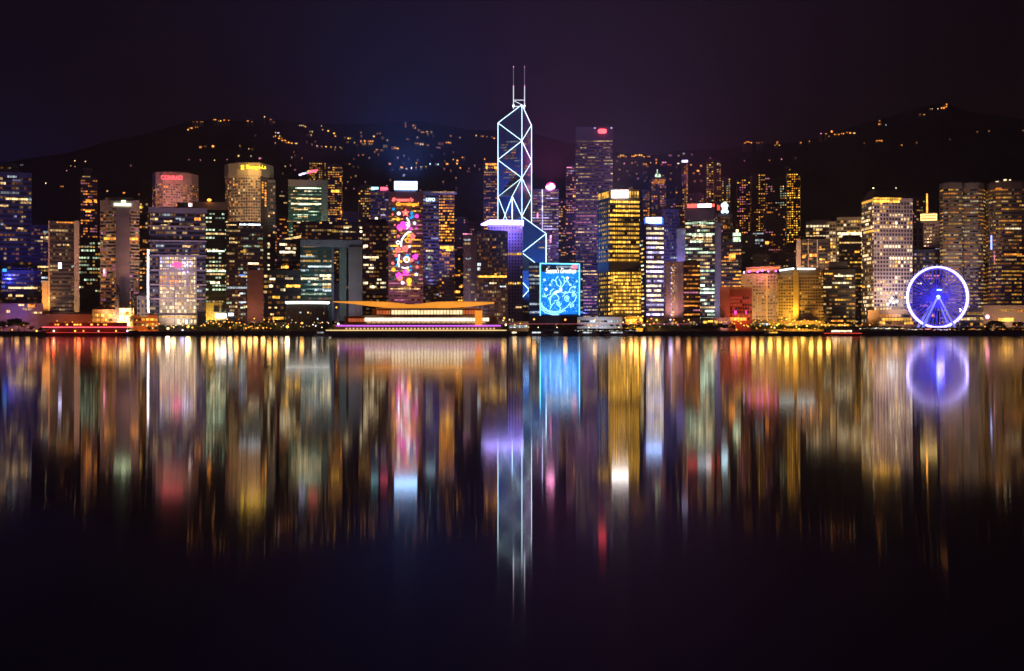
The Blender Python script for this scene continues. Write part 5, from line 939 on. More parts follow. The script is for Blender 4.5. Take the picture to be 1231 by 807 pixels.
CL = [('small orange-lit house among the upper left hill lights above the red hotel letters', [(230.5, 154, 6, 3, 'O3'), (236, 153, 5, 2, 'O2'), (226, 156, 3, 2, 'O2'), (238, 146.6, 12, 1.2, 'O1'), (258, 144, 4, 2, 'O2'), (269.5, 144.6, 7, 2.4, 'O3'), (264, 145.5, 4, 2, 'Y2'), (275, 145, 2, 1.6, 'O2'), (298, 145.6, 3, 2, 'O3'), (303, 146.5, 2, 1.4, 'O1'), (318, 140.5, 2, 1.4, 'W2'), (325.5, 143.8, 3, 1.6, 'O1'), (329, 147, 3, 1.4, 'O1'), (241, 177, 4, 3.4, 'O3'), (256, 176, 4, 3.2, 'O3'), (247, 176, 3, 1.5, 'O1'), (288.6, 175.5, 1.8, 1.6, 'Y2'), (307, 163, 1.6, 1.2, 'O1')]),
      ('tiny pale-lit house strung along the left hill road behind the yellow-lettered hotel', [(227, 192, 1.5, 1.2, 'P2'), (241, 192.6, 1.3, 1.2, 'P2'), (258, 192.7, 1.6, 1.4, 'W3'), (286.8, 187.4, 2.6, 2.4, 'W3'), (301.8, 187.8, 2.2, 2, 'K3'), (303, 179.6, 3, 1.4, 'O1'), (312.8, 190.5, 4, 2.4, 'P2'), (273, 192, 1.4, 1.2, 'P1'), (299, 179, 1.6, 1.3, 'W1'), (331, 172, 1.5, 1.3, 'W2'), (343, 200, 1.8, 1.5, 'W2'), (349, 199, 1.6, 1.4, 'P2'), (129, 229.7, 2, 1.8, 'W3'), (149, 232, 3.4, 2, 'O3'), (90, 193.4, 1.6, 1.5, 'W3'), (102.5, 194.2, 1.8, 1.5, 'W3'), (85, 199.5, 1.4, 1.3, 'W2'), (90, 200.4, 1.2, 1.2, 'W2'), (55, 220.4, 1.8, 1.8, 'K3'), (74.5, 224.2, 4.4, 1.8, 'O1'), (80, 205.3, 1.4, 1.2, 'P2'), (26, 198.5, 4, 2, 'C1'), (157, 199.3, 1.4, 1.2, 'P2'), (167, 233.7, 1.4, 1.2, 'O1')]),
      ('amber-lit house in the bright cluster above the red and blue roof emblem', [(333.5, 163.8, 7, 2.4, 'Y3'), (337, 166.5, 6, 2, 'O2'), (341, 169, 6, 2, 'O2'), (345.5, 171.4, 5, 2.4, 'O3'), (334.5, 160, 3, 1.4, 'V2'), (329, 164.5, 2, 1.4, 'O1'), (350.5, 172.3, 3, 1.6, 'O2'), (356, 172.6, 4, 1.4, 'W2'), (363.5, 151, 8, 1.6, 'W1'), (367, 152.4, 2, 1.4, 'Y2'), (374, 158.5, 5, 2.2, 'W1'), (371.5, 162.5, 7, 1.6, 'W1'), (386.5, 151.5, 1.6, 1.4, 'W3'), (388, 156, 2, 1.4, 'Y2'), (394.5, 157.5, 3, 1.8, 'Y2'), (401.5, 160.5, 3, 1.8, 'Y2'), (403, 163.8, 2, 1.4, 'O2'), (375, 173.5, 1.6, 1.3, 'Y2'), (381, 175.5, 2, 1.4, 'W2'), (386.5, 176, 2, 1.3, 'O2'), (392, 176.5, 3, 1.4, 'Y2'), (398, 177, 2, 1.4, 'Y2'), (403, 177, 2, 1.3, 'K2'), (409, 177.4, 2, 1.3, 'Y2')]),
      ('warm-lit house in the middle hillside band left of the white rooftop sign', [(415, 165.5, 3, 1.6, 'O1'), (421, 166.5, 6, 2, 'Y2'), (418, 171, 4, 1.4, 'O1'), (426, 171.6, 2, 1.4, 'W2'), (441, 170, 15, 3.2, 'O3'), (441.5, 173.2, 12, 1.2, 'Y3'), (449.5, 164, 3, 2, 'Y2'), (434.5, 163.8, 2, 1.4, 'O1'), (460, 165.6, 3, 1.6, 'O3'), (457, 160.4, 1.6, 1.2, 'O1'), (453, 180, 3, 1.4, 'O2'), (463, 176, 5, 3.4, 'W1'), (459, 180.6, 4, 1.6, 'O1'), (473.5, 178, 6, 3, 'O1'), (478, 178.6, 3, 1.6, 'Y2'), (444, 190, 1.6, 1.3, 'W1'), (468.6, 197, 3.4, 2.4, 'O3'), (483, 201.4, 4, 2, 'O2'), (489, 203, 2, 1.6, 'Y2'), (494.6, 202.2, 2, 1.7, 'Y2'), (500, 201.6, 2, 1.6, 'W2'), (506.5, 200.8, 3, 1.4, 'W2'), (512, 200.4, 2, 1.2, 'Y2'), (517, 197.3, 2, 1.6, 'C2'), (528, 197.7, 9, 2.6, 'C1'), (537.5, 197.2, 4, 2.6, 'O2'), (502, 192.6, 1.6, 1.4, 'P1'), (519, 186.7, 1.5, 1.3, 'P1')]),
      ('dim lit house on the upper slope between the white rooftop sign and the crossed-light tower', [(487.5, 151.5, 2, 8, 'O0'), (498, 152.5, 4, 5, 'O1'), (503.5, 156.5, 3, 2, 'O1'), (508, 159, 4, 2.4, 'O1'), (513.5, 158.5, 3, 1.4, 'Y2'), (519, 159.6, 2, 1.4, 'W2'), (521, 163.6, 1.6, 1.3, 'O1'), (490, 167.5, 3, 1.2, 'O1'), (501, 172.5, 5, 2, 'O1'), (507, 173.5, 5, 3, 'W1'), (514, 174.6, 3, 1.6, 'O1'), (530, 173, 6, 3, 'O1'), (538, 171.5, 5, 2.2, 'O2'), (541.5, 172, 2, 1.6, 'Y2'), (527, 177.6, 5, 1.2, 'P1'), (542, 163.6, 2, 1.6, 'O1'), (550, 193.2, 3, 2.6, 'O3'), (549.5, 196.8, 3, 2.6, 'Y2'), (553.4, 202, 2, 1.8, 'O2'), (556.4, 189.4, 4, 1.6, 'O2'), (563, 206, 4, 1.2, 'P1'), (582.7, 191.5, 2, 2, 'O2'), (572.4, 163, 1.6, 1.4, 'W2'), (579.5, 163.8, 4, 2.4, 'O1'), (585.5, 164.4, 2, 1.6, 'O1'), (591, 165, 1.6, 1.4, 'O1'), (594, 166.4, 2.6, 2, 'O3'), (545, 183, 1.4, 1.2, 'P1'), (534, 203, 2, 1.6, 'P1')]),
      ('orange-lit house in the long bright row right of the tallest dark slab', [(744.5, 188.6, 4, 1.6, 'O2'), (748, 187.3, 5, 2.8, 'Y3'), (752, 188.4, 3, 1.8, 'O2'), (761, 188, 4, 1.8, 'O2'), (765.5, 186.8, 5, 2.4, 'O3'), (770, 186.6, 5, 2.8, 'Y3'), (774, 188.6, 3, 1.2, 'O2'), (779.6, 188.3, 4, 1.6, 'O3'), (750.5, 196.7, 2, 1.4, 'P2'), (745, 204, 1.6, 1.4, 'Y2'), (760, 196, 2, 1.2, 'O1'), (775.4, 197.6, 5, 2.4, 'O3'), (778, 199.8, 4, 1.2, 'O1'), (789, 192.4, 3, 3, 'O3'), (789, 196, 2, 3, 'O2'), (795.5, 198.2, 3, 1.6, 'R1'), (800, 195.5, 8, 2.4, 'P2'), (801, 198.4, 12, 2, 'R2'), (806, 187, 4, 1.4, 'P1'), (815.5, 196.8, 3.4, 2, 'K2'), (816, 187.4, 2, 1.4, 'W1'), (830.5, 198.3, 3, 1.6, 'O2'), (822, 184.8, 3, 1.4, 'C1'), (832, 185.8, 1.4, 1.2, 'P1'), (839, 205.5, 4, 2.6, 'O2'), (834, 208.5, 3, 2, 'O1'), (843, 199.4, 3, 2, 'O2'), (767, 214.8, 1.6, 1.4, 'P1')]),
      ('faint amber-lit house in the thin rows on the dark right-hand slope', [(895.5, 172, 3, 1.2, 'O2'), (899, 170.8, 4, 2.4, 'O3'), (903, 172, 3, 1.6, 'O2'), (911, 172, 4, 1.2, 'O2'), (916, 171.4, 3, 1.6, 'O1'), (932.5, 174.6, 3, 1.4, 'Y2'), (934.5, 172, 3, 3.6, 'O1'), (937, 174.8, 2, 1.4, 'Y2'), (962.5, 171.7, 2.6, 1.8, 'O2'), (973.2, 170, 2, 1.6, 'O2'), (987, 160.7, 2.4, 1.4, 'P2'), (993, 161, 3, 1.4, 'O1'), (1000, 158.3, 3, 3.4, 'O2'), (997, 164, 3, 1.6, 'Y3'), (1006, 161.8, 7, 2.4, 'O1'), (1013, 160.8, 4, 2, 'O3'), (1018, 159.4, 3, 2, 'O2'), (1022, 160, 3, 2.2, 'O2'), (1027, 160.2, 3.4, 1.6, 'W2'), (1057.5, 145.6, 3, 1.4, 'O1'), (1057.5, 149.4, 4, 2.6, 'O2'), (1065, 150.3, 1.8, 1.8, 'C2'), (1057, 169.6, 8, 3.2, 'O1'), (1057, 169.2, 4, 1.2, 'O2'), (1039, 172.3, 1.8, 1.2, 'O1'), (1084, 174.6, 1.6, 1.6, 'O2'), (1102, 171.7, 1.8, 1.7, 'O2'), (1108.5, 138, 7, 2.4, 'O1'), (1111, 138, 3, 1.4, 'Y2'), (1119.5, 131, 4, 1.2, 'W1'), (1127.5, 131, 1.6, 1.5, 'W2'), (1133.5, 130, 5, 3, 'O2'), (1136.5, 127, 5, 4.6, 'O3'), (1175, 158.6, 1.6, 1.5, 'O2'), (1189, 157.6, 2, 1.8, 'O3'), (1230, 157, 1.6, 2, 'O1'), (1142, 167.5, 1.6, 1, 'P1'), (925, 192.8, 1.6, 1.4, 'O2'), (939.5, 191.5, 1.8, 1.6, 'P2'), (956.5, 190, 1.6, 1.2, 'P1'), (895, 193.4, 1.3, 1.1, 'P1'), (854, 190, 1.5, 1.5, 'P1')])]
for lab, hs in CL:
    for px, py, w, h, k in hs: house(px, py, w*1.1, h*1.2, k, lab, 'houses: '+lab.split(' house ')[1][:60], rr)
rnd2 = random.Random(5)
lab = 'very small dim house in the sparse lights low on the central slope'
for i in range(110):
    px = rnd2.choice((rnd2.uniform(330, 600), rnd2.uniform(330, 600), rnd2.uniform(740, 860))); py = rnd2.uniform(max(lerp(RIDGE, px)+10, 158), 232)
    house(px, py, rnd2.uniform(1.2, 2.6), rnd2.uniform(1, 1.7), rnd2.choice(('O1', 'O1', 'W1', 'P1', 'Y2', 'O2')), lab, 'sparse dim houses low on the slope', rnd2)

# ------------------------------------------------------------------ observation wheel
def wheel():
    D = 1310.0; cx, cz, R = PX(1126.8, D), PZ(357.5, D), 36.2/F*D
    root = empty('observation_wheel', (cx, D, GRD), 'large observation wheel glowing blue and lilac at the waterfront, with a splayed support frame', 'wheel')
    RIM = mat('rim_light_lilac', (.6, .6, .9), .5, 0, (.62, .50, 1), 3.0, sample=True); SP = mat('spoke_light_blue', (.1, .1, .6), .5, 0, (.08, .055, .95), .62)
    LEG = mat('frame_light_blue', (.5, .55, .9), .5, 0, (.24, .27, 1), .8); HUB = mat('hub_light', (.6, .8, 1), .5, 0, (.40, .80, 1), 3.6, sample=True)
    n = 72; ring = lambda r, y: [(cx+r*math.cos(2*PI*k/n), y, cz+r*math.sin(2*PI*k/n)) for k in range(n+1)]
    single('rim', RIM, root, lambda q: (q.line(ring(R, D-1.6), 1.0, k=6)))
    single('rim', RIM, root, lambda q: (q.line(ring(R, D+1.6), .8, k=6)))
    single('inner_rim', SP, root, lambda q: (q.line(ring(R*.93, D), .35, k=5)))
    single('rim_bracing', SP, root, lambda q: [q.tube((cx+R*math.cos(2*PI*k/84), D-1.5, cz+R*math.sin(2*PI*k/84)), (cx+R*.93*math.cos(2*PI*(k+.5)/84), D, cz+R*.93*math.sin(2*PI*(k+.5)/84)), .16, k=4) for k in range(84)])
    for k in range(84):
        a = 2*PI*k/84
        for s_ in (-1,):
            single('spoke', SP, root, lambda q: q.tube((cx+1.4*math.cos(a+.5), D+(2.4 if k % 2 else -2.4), cz+1.4*math.sin(a+.5)), (cx+R*.96*math.cos(a), D+(.9 if k % 2 else -.9), cz+R*.96*math.sin(a)), .30, k=4))
    single('hub', HUB, root, lambda q: (q.tube((cx, D-3.4, cz), (cx, D+3.4, cz), 1.9, k=12)))
    single('hub_emblem', HUB, root, lambda q: [q.tube((cx-1.6+i*1.0, D-3.6, cz+6.2), (cx-.8+i*1.0, D-3.6, cz+7.4), .32, k=4) for i in range(5)])
    W = wallm((.7, .72, .8))
    for k in range(42):
        a = 2*PI*(k+.5)/42; x, z = cx+(R+1.9)*math.cos(a), cz+(R+1.9)*math.sin(a)
        g = single('gondola', mat('gondola_shell', (.55, .55, .65), .3, 0, (.34, .28, 1), .5), root, lambda q: q.ball((x, D, z-.3), 1.15, seg=8, rings=5, sz=1.1))
        single('door', GLASS, g, lambda q: q.box(x-.5, x+.5, D-1.2, D-1.0, z-.9, z+.4))
    zb = GRD
    for sx, w in ((-1, .95), (1, .8)):
        for y in (D-9, D+9):
            single('support_leg', LEG, root, lambda q: (q.tube((cx+sx*(23.5 if sx < 0 else 20.5)/F*D, y, zb), (cx+sx*.9, D+(y-D)*.33, cz), w*1.3, k=6, r2=w)))
    single('cross_tie', LEG, root, lambda q: [q.tube((cx-14, D-7, zb+9), (cx-14, D+7, zb+9), .4), q.tube((cx+12, D-7, zb+9), (cx+12, D+7, zb+9), .4)])
    pl = mat('platform_blue_white', (.5, .55, .8), .5, 0, (.24, .30, 1), 1.3)
    single('boarding_platform', pl, root, lambda q: (q.box(cx-20, cx+2, D-14, D-7, GRD, GRD+2.0), q.box(cx-24, cx-13, D-11, D-6, GRD+2.0, GRD+4.4)))
    single('platform_canopy', EM('V2'), root, lambda q: q.box(cx-15, cx+8, D-14.4, D-14, GRD+2.2, GRD+2.7))
    l = bpy.data.lights.new('wheel_glow', 'POINT'); l.energy = 1.2e4; l.color = (.14, .10, 1); l.shadow_soft_size = 4
    o = bpy.data.objects.new('wheel_glow', l); C.objects.link(o); o.parent = root; o.location = (0, -10, cz-GRD-4)
wheel()

# ------------------------------------------------------------------ moving boat's light trail, built as a long cruise ship with orange canopy
def ship():
    D = 1000.0; s = D/F; X = lambda px: PX(px, D); Z = lambda py: PZ(py, D)
    root = empty('cruise_ship', (X(495), D+8, 0), 'long low cruise ship drawn out along its light trail, with cream-lit decks, a violet light strip and an orange swept canopy', 'ship')
    HULL = mat('hull_olive', (.13, .115, .085), .45, noise=.2, nscale=.3); WHT = wallm((.50, .42, .32)); BRN = wallm((.20, .09, .055))
    # hull: pointed bow and rounded stern, flared sides
    def ringp(x0, x1, hw, n=14):
        pts = []
        for i in range(n+1):
            t = i/n; pts.append((x0+(x1-x0)*t, D+9-hw*min(1, (math.sin(PI*min(1, max(0, t*1.0)))**.35))))
        for i in range(n, -1, -1):
            t = i/n; pts.append((x0+(x1-x0)*t, D+9+hw*min(1, (math.sin(PI*t)**.35))))
        return pts
    m = MB(); m.prism(ringp(X(396), X(604), 7.6), -1, Z(401.8)); m.prism(ringp(X(389), X(610), 8.8), Z(401.8)+.01, Z(398.2)); m.build('hull', HULL, root)
    single('rubbing_strake', mat('strake_blue_grey', (.12, .2, .25), .4), root, lambda q: q.prism(ringp(X(388.5), X(610.5), 8.95), Z(401.2), Z(400)))
    single('gunwale_light', mat('gunwale_cream', (.6, .5, .3), .5, 0, (1, .70, .28), 1.15), root, lambda q: q.prism(ringp(X(389.5), X(609), 8.86), Z(397.9), Z(396.6)))
    single('main_deck', BRN, root, lambda q: q.prism(ringp(X(399), X(603), 7.6), Z(398.2), Z(392.6)))
    single('violet_light_strip', mat('strip_violet', (.5, .1, .5), .5, 0, (.58, .12, .85), 1.6, sample=True), root, lambda q: q.prism(ringp(X(402), X(602), 8.0), Z(392.6), Z(391.0)))
    single('deck_slab', WHT, root, lambda q: q.prism(ringp(X(404), X(600), 8.3), Z(391.0), Z(389.6)))
    single('saloon_wall', BRN, root, lambda q: q.prism(ringp(X(412), X(597), 7.0), Z(389.6), Z(380.5)))
    single('deck_slab', WHT, root, lambda q: q.prism(ringp(X(420), X(593), 7.9), Z(380.5), Z(379.4)))
    single('upper_saloon_wall', BRN, root, lambda q: q.prism(ringp(X(446), X(578), 6.0), Z(379.4), Z(371.2)))
    single('deck_slab', WHT, root, lambda q: q.prism(ringp(X(452), X(574), 7.4), Z(371.2), Z(370.4)))
    W1 = mat('saloon_glow', (.5, .45, .3), .5, 0, (1, .76, .40), 1.5, noise=.3, nscale=.2, sample=True)
    W2 = mat('saloon_glow_bright', (.5, .45, .3), .5, 0, (1, .84, .55), 2.2, noise=.3, nscale=.2, sample=True)
    W3 = mat('saloon_glow_red', (.5, .2, .1), .5, 0, (1, .22, .07), .55, noise=.3, nscale=.2)
    def row(xa, xb, ya, yb, y, mt, n, gap=.09):
        for i in range(n):
            a = xa+(xb-xa)*(i+gap)/n; c = xa+(xb-xa)*(i+1-gap)/n
            single('window', mt, root, lambda q: q.box(X(a), X(c), y-.12, y+.3, Z(yb), Z(ya)))
    row(470, 556, 373, 378, D+2.7, W1, 22); row(452, 470, 373.4, 378, D+4.4, W3, 5); row(556, 573, 373, 378, D+3.6, W3, 5)
    row(438, 588, 382.2, 386.4, D+1.8, W2, 38, .06); row(418, 438, 383, 387, D+3.0, W3, 6); row(440, 584, 387.4, 388.6, D+1.8, mat('saloon_glow_dim', (.5, .45, .3), .5, 0, (1, .6, .25), .8), 24)
    row(414, 596, 394.2, 396.2, D+1.3, mat('porthole_glow', (.4, .3, .2), .5, 0, (1, .6, .3), .9), 42, .22)
    # glowing canopy in the shape of the orange light trail: two drooping wings
    top = [(400, 362.4), (415, 362.3), (440, 362.2), (465, 363), (480, 364.6), (490, 366), (500, 366), (511, 364.4), (525, 362.9), (548, 362.4), (572, 362.8), (594, 363.2)]
    bot = [(594, 364.2), (580, 366.4), (560, 368.8), (535, 370.2), (505, 370.6), (480, 370.2), (460, 369.6), (440, 367.6), (422, 365), (400, 363.2)]
    CAN = mat('canopy_trail_glow', (.7, .30, .06), .6, 0, (1, .35, .035), 1.05, noise=.12, nscale=.08, sample=True)
    pts = top+bot; n = len(pts); m = MB()
    for y in (D+1.5, D+16): m.v += [(X(a), y, Z(c)) for a, c in pts]
    m.f.append(tuple(range(n-1, -1, -1))); m.f.append(tuple(range(n, 2*n))); m.m += [0, 0]
    for i in range(n): m.f.append((i, (i+1) % n, n+(i+1) % n, n+i)); m.m.append(0)
    m.build('canopy', CAN, root)
    for k in range(31):
        px = 410+k*5.9; zz_ = Z(lerp([(400, 362.4), (465, 363), (480, 364.6), (495, 366.1), (511, 364.4), (525, 362.9), (594, 363.2)], px))
        single('canopy_rib', BRN, root, lambda q: q.box(X(px), X(px)+.22, D+1.2, D+16.2, zz_-.35, zz_+.25))
    for px in (428, 452, 476, 500, 524, 548, 570): single('canopy_post', WHT, root, lambda q: q.tube((X(px), D+4, Z(380)), (X(px), D+4, Z(368)), .22))
    single('orange_stair_tower', mat('stair_glow', (.6, .25, .05), .5, 0, (1, .33, .03), 1.1, sample=True), root, lambda q: q.box(X(571), X(579.5), D+1.4, D+4, Z(391), Z(373.4)))
    for px, py, k in ((405, 389.4, 'K4'), (419, 389.5, 'K3'), (428, 386, 'W3'), (608, 390.5, 'K4'), (606, 382.5, 'O4'), (403, 369.5, 'O3')):
        single('deck_lamp', EM(k), root, lambda q: q.ball((X(px), D+8, Z(py)), .7)); 
        single('lamp_post', DARK, root, lambda q: q.tube((X(px), D+8.4, Z(398)), (X(px), D+8.4, Z(py)), .15))
    single('railing', WHT, root, lambda q: [q.box(X(404), X(600), D+1.1, D+1.2, Z(388.8), Z(388.6))]+[q.box(X(404+i*5), X(404+i*5)+.12, D+1.1, D+1.2, Z(389.6), Z(388.6)) for i in range(39)])
ship()

# ------------------------------------------------------------------ smaller boats
def boat(label, xa, xb, D, hullh, deckh, hullc, key, strip=None, group='small boats moored along the sea wall', nw=6, mast=True, name='harbour_boat'):
    x0, x1 = PX(xa, D), PX(xb, D); L = x1-x0
    r = empty(name, ((x0+x1)/2, D, 0), label, 'boat', group)
    m = MB(); hw = min(4.5, L*.16)
    def rp(a, c, w): return [(a, D), (a+L*.06, D-w), (c-L*.18, D-w), (c, D), (c-L*.18, D+w), (a+L*.06, D+w)]
    m.prism(rp(x0+L*.03, x1-L*.04, hw*.8), -.6, hullh*.5); m.prism(rp(x0, x1, hw), hullh*.5, hullh); m.build('hull', wallm(hullc), r)
    single('cabin', wallm((.5, .46, .42)), r, lambda q: q.prism(rp(x0+L*.14, x1-L*.2, hw*.75), hullh, hullh+deckh))
    single('cabin_roof', wallm((.3, .28, .3)), r, lambda q: q.prism(rp(x0+L*.12, x1-L*.18, hw*.82), hullh+deckh, hullh+deckh+.3))
    a0, a1 = x0+L*.22, x1-L*.38
    for i in range(nw):
        single('window', EM(key), r, lambda q: q.box(a0+(a1-a0)*(i+.12)/nw, a0+(a1-a0)*(i+.88)/nw, D-hw*.75-.1, D-hw*.75+.1, hullh+deckh*.3, hullh+deckh*.8))
    if strip: single('light_strip', strip, r, lambda q: q.prism(rp(x0+L*.01, x1-L*.01, hw*1.02), hullh*.72, hullh*.72+.7))
    if mast:
        mo = single('mast', DARK, r, lambda q: q.tube(((x0+x1)/2, D, hullh+deckh), ((x0+x1)/2, D, hullh+deckh+3.4), .12))
        single('mast_lamp', EM('K4'), mo, lambda q: q.ball(((x0+x1)/2, D, hullh+deckh+3.5), .4))
    return r
ST = mat('strip_rose', (.6, .1, .2), .5, 0, (1, .12, .16), 2.2, sample=True)
D_ = 1150
r = empty('light_trail_ferry', (PX(106, D_), D_, 0), 'red light trail built as a long ferry with a glowing rose strip and amber lamps, left waterfront', 'ferry')  # ferry body added to carry a red light trail
X0, X1 = PX(50, D_), PX(166, D_)
def rp(a, c, w): return [(a, D_), (a+5, D_-w), (c-8, D_-w), (c, D_), (c-8, D_+w), (a+5, D_+w)]
single('hull', wallm((.14, .05, .05)), r, lambda q: (q.prism(rp(X0+2, X1-3, 4.6), -.6, 1.6), q.prism(rp(X0, X1, 5.4), 1.6, 4.6)))
single('light_strip', ST, r, lambda q: q.prism(rp(X0+.5, X1-4, 5.6), PZ(394, D_), PZ(393, D_)))
single('deckhouse', wallm((.12, .05, .04)), r, lambda q: q.prism(rp(X0+6, X1-9, 4.4), 4.6, 10.6))
single('roof', wallm((.18, .08, .07)), r, lambda q: q.prism(rp(X0+5, X1-8, 4.9), 10.6, 11.2))
single('hull_glow_line', mat('line_red', (.5, .05, .05), .5, 0, (1, .06, .05), .8), r, lambda q: q.prism(rp(X0+1, X1-1, 5.5), 2.9, 3.3))
for px in (69, 72, 82.5, 92, 95, 98.5, 112, 112.6, 120, 127, 129): single('window', EM('O3'), r, lambda q: q.box(PX(px-1.2, D_), PX(px+1.2, D_), D_-4.6, D_-4.3, PZ(391.2, D_), PZ(389.6, D_)))
for px, k in ((47, 'Y4'), (67.5, 'G4'), (93, 'Y4'), (103, 'O3'), (121, 'K3'), (142, 'O4'), (155.5, 'V4')):
    single('hull_lamp', EM(k) if k[0] in 'WYOKV' else mat('lamp_green_white', (.6, .8, .6), .5, 0, (.7, 1, .75), 5), r, lambda q: q.ball((PX(px, D_), D_-6, PZ(398, D_)), .7))
for px in (70, 100, 130):  # added red lamps off the ferry's side, tinting its hull
    l = bpy.data.lights.new('hull_fill_light', 'POINT'); l.energy = 1.6e3; l.color = (1, .10, .03); l.shadow_soft_size = 1.5
    o = bpy.data.objects.new('hull_fill_light', l); C.objects.link(o); o.parent = r; o.location = Vector((PX(px, D_), D_-12, 8))-ORG[r.name]
WB = (.55, .55, .58)
for lab, xa, xb, D, k in (('white yacht with ice-white cabin lights just right of the long cruise ship', 634, 660, 1215, 'C2'), ('small white launch under the left edge of the azure neon panel', 663, 676, 1222, 'C1'), ('white motor yacht moored left of the golden bank tower', 694, 722, 1218, 'C2'),
                       ('slim white yacht with bright windows below the golden bank tower', 726, 762, 1212, 'C2'), ('tiny launch near the pier lamp at the foot of the violet tower', 612, 626, 1220, 'K3'), ('low dark workboat with white stern lamp below the round council building', 378, 396, 1216, 'C1'),
                       ('dark barge-like launch between the two dark tree clumps, below the gateway building', 400, 420, 1224, 'W1'), ('low launch with amber cabin in front of the golden-brown hotel', 918, 944, 1218, 'Y2')):
    boat(lab, xa, xb, D, 1.7, 2.2, WB if 'white' in lab else (.10, .09, .1), k)
boat('long low red-lit ferry with red glow along its hull, left of the observation wheel', 985, 1046, 1205, 2.6, 2.8, (.34, .06, .05), 'K3', mat('strip_red_dim', (.5, .05, .03), .5, 0, (1, .07, .03), .9), nw=22)
#@@PROM
# ------------------------------------------------------------------ low waterfront buildings and piers
b = B('low white-lit glass pavilion on the quay left of the golden bank tower', 694, 748, 381.5, 1305, dep=18, name='quay_pavilion', cat='pavilion', lit=.85, run=4, pal='C1 W1 K1 C2', wall=(.36, .35, .38), bay=2.8, fh=3.8, win=(.9, .5), roof=False, zb=3)
flood(b, 720, 399, 388, (.8, .85, 1), 3.0e4, dist=20, z=6, cone=150)
b = B('small ice-white lit kiosk on the quay at the foot of the violet tower', 612, 635, 387, 1300, dep=10, name='quay_kiosk', cat='kiosk', lit=.9, run=3, pal='C2 V2 C1', wall=(.5, .5, .55), bay=2.8, fh=3.8, win=(.9, .5), roof=False, ylow=396)
b = B('long dark low building under the azure neon panel with two orange wall lamps', 636, 694, 379.5, 1325, dep=20, name='quay_building', cat='building', style='grid', lit=.03, pal='O1', wall=(.07, .07, .13), bay=4, fh=4, roof=False, unlit=False)
b = B('golden glowing corner building with lit tree canopy at the foot of the golden bank tower', 752, 773, 380, 1315, dep=16, name='quay_building', cat='building', style='grid', lit=.6, run=2, pal='O3 Y3 O2', wall=(.5, .30, .12), bay=3, fh=4, roof=False)
flood(b, 763, 399, 386, (1, .55, .05), 6e4, dist=14, z=6, cone=150)
b = B('low dark pavilion with lilac and orange lit bays in front of the lilac-white fins', 776, 841, 382, 1318, dep=16, name='quay_building', cat='building', style='grid', lit=.25, run=2, pal='P1 O1 V1 O2 W1', wall=(.10, .08, .10), bay=3.4, fh=4, roof=False)
b = B('low dark pavilion with a row of golden lamps, left of the red-fronted block', 842, 878, 382, 1316, dep=16, name='quay_building', cat='building', style='grid', lit=.1, run=2, pal='Y1 O1', wall=(.07, .05, .05), bay=3.4, fh=4, roof=False, extra=[(845, 850, 387.4, 'Y3', 2), (851, 857, 386.4, 'Y3', 1.6), (859, 863, 386.8, 'Y3', 2), (864, 868, 388, 'Y3', 1.6), (870, 874, 386.8, 'Y2', 1.6)])
b = B('white-lit ground floor shops below the neon-crowned tan hotel', 904, 924, 385, 1320, dep=12, name='quay_building', cat='building', lit=.8, run=3, pal='K2 C2 K3', wall=(.3, .25, .2), bay=3, fh=4, roof=False)
b = B('broad golden-lit hotel forecourt podium behind the lamps of the right promenade', 924, 990, 386, 1330, dep=16, name='podium_building', cat='building', lit=.75, run=4, pal='Y2 O2 Y1 O1', wall=(.34, .22, .10), bay=3, fh=4, roof=False)
flood(b, 940, 399, 390, (1, .55, .08), 5e4, dist=22, z=6, cone=150); flood(b, 972, 399, 390, (1, .55, .08), 5e4, dist=22, z=6, cone=150)
b = B('low orange brick quay building left of the white outlined headquarters', 160, 190, 378.5, 1322, dep=14, name='quay_building', cat='building', style='grid', lit=.15, run=2, pal='O2 Y2', wall=(.34, .14, .07), bay=4, fh=4.4, roof=False, extra=[(168, 176, 380, 'G1', 1.2), (186, 189.5, 385, 'O3', 2)])
flood(b, 175, 399, 388, (1, .30, .05), 3.0e4, dist=20, z=6, cone=150)
def pier(label, xa, xb, D, zr, keys, n):
    p = front_line(xa, xb, D); f = Face(*p); r = empty('pier', (f.pt(f.L/2, 0).x, f.pt(f.L/2, 0).y, GRD), label, 'pier', 'covered piers along the right waterfront')
    single('roof', wallm((.16, .14, .14)), r, lambda q: f.slab(q, 0, f.L, zr, zr+.8, 1.5, -12)); single('deck', CONC, r, lambda q: f.slab(q, 0, f.L, 1.8, 2.7, 2, -12)); single('back_wall', wallm((.10, .08, .08)), r, lambda q: f.slab(q, 0, f.L, 2.7, zr, -9, -9.4))
    k = int(f.L/6)
    for i in range(k+1): single('post', DARK, r, lambda q: f.slab(q, i*f.L/k*.995, i*f.L/k*.995+.35, -2, zr, .2, -.2))
    rr = random.Random(int(xa))
    for i in range(n):
        if rr.random() < .8:
            u = (i+rr.uniform(.1, .6))*f.L/n; w = rr.uniform(.8, 2.2); z = rr.uniform(zr-1.9, zr-.9)
            single('pier_lamp', EM(rr.choice(keys)), r, lambda q: f.slab(q, u, u+w, z, z+.7, -2, -2.4))
pier('long flat-roofed pier with white lamps beneath, right below the porthole tower', 1030, 1088, 1262, 7.6, ('K2', 'W2', 'C2', 'K3'), 26)
pier('flat-roofed pier with warm and violet lamps directly under the observation wheel', 1090, 1152, 1256, 6.6, ('W1', 'O2', 'V2', 'P2', 'W2'), 26)
pier('flat-roofed pier with dim amber lamps between the wheel and the dark round tree', 1154, 1192, 1258, 6.8, ('O1', 'O2', 'W1'), 14)
pier('low pier with amber lamps at the far right waterfront', 1194, 1260, 1258, 6.8, ('O2', 'Y1', 'O1'), 22)
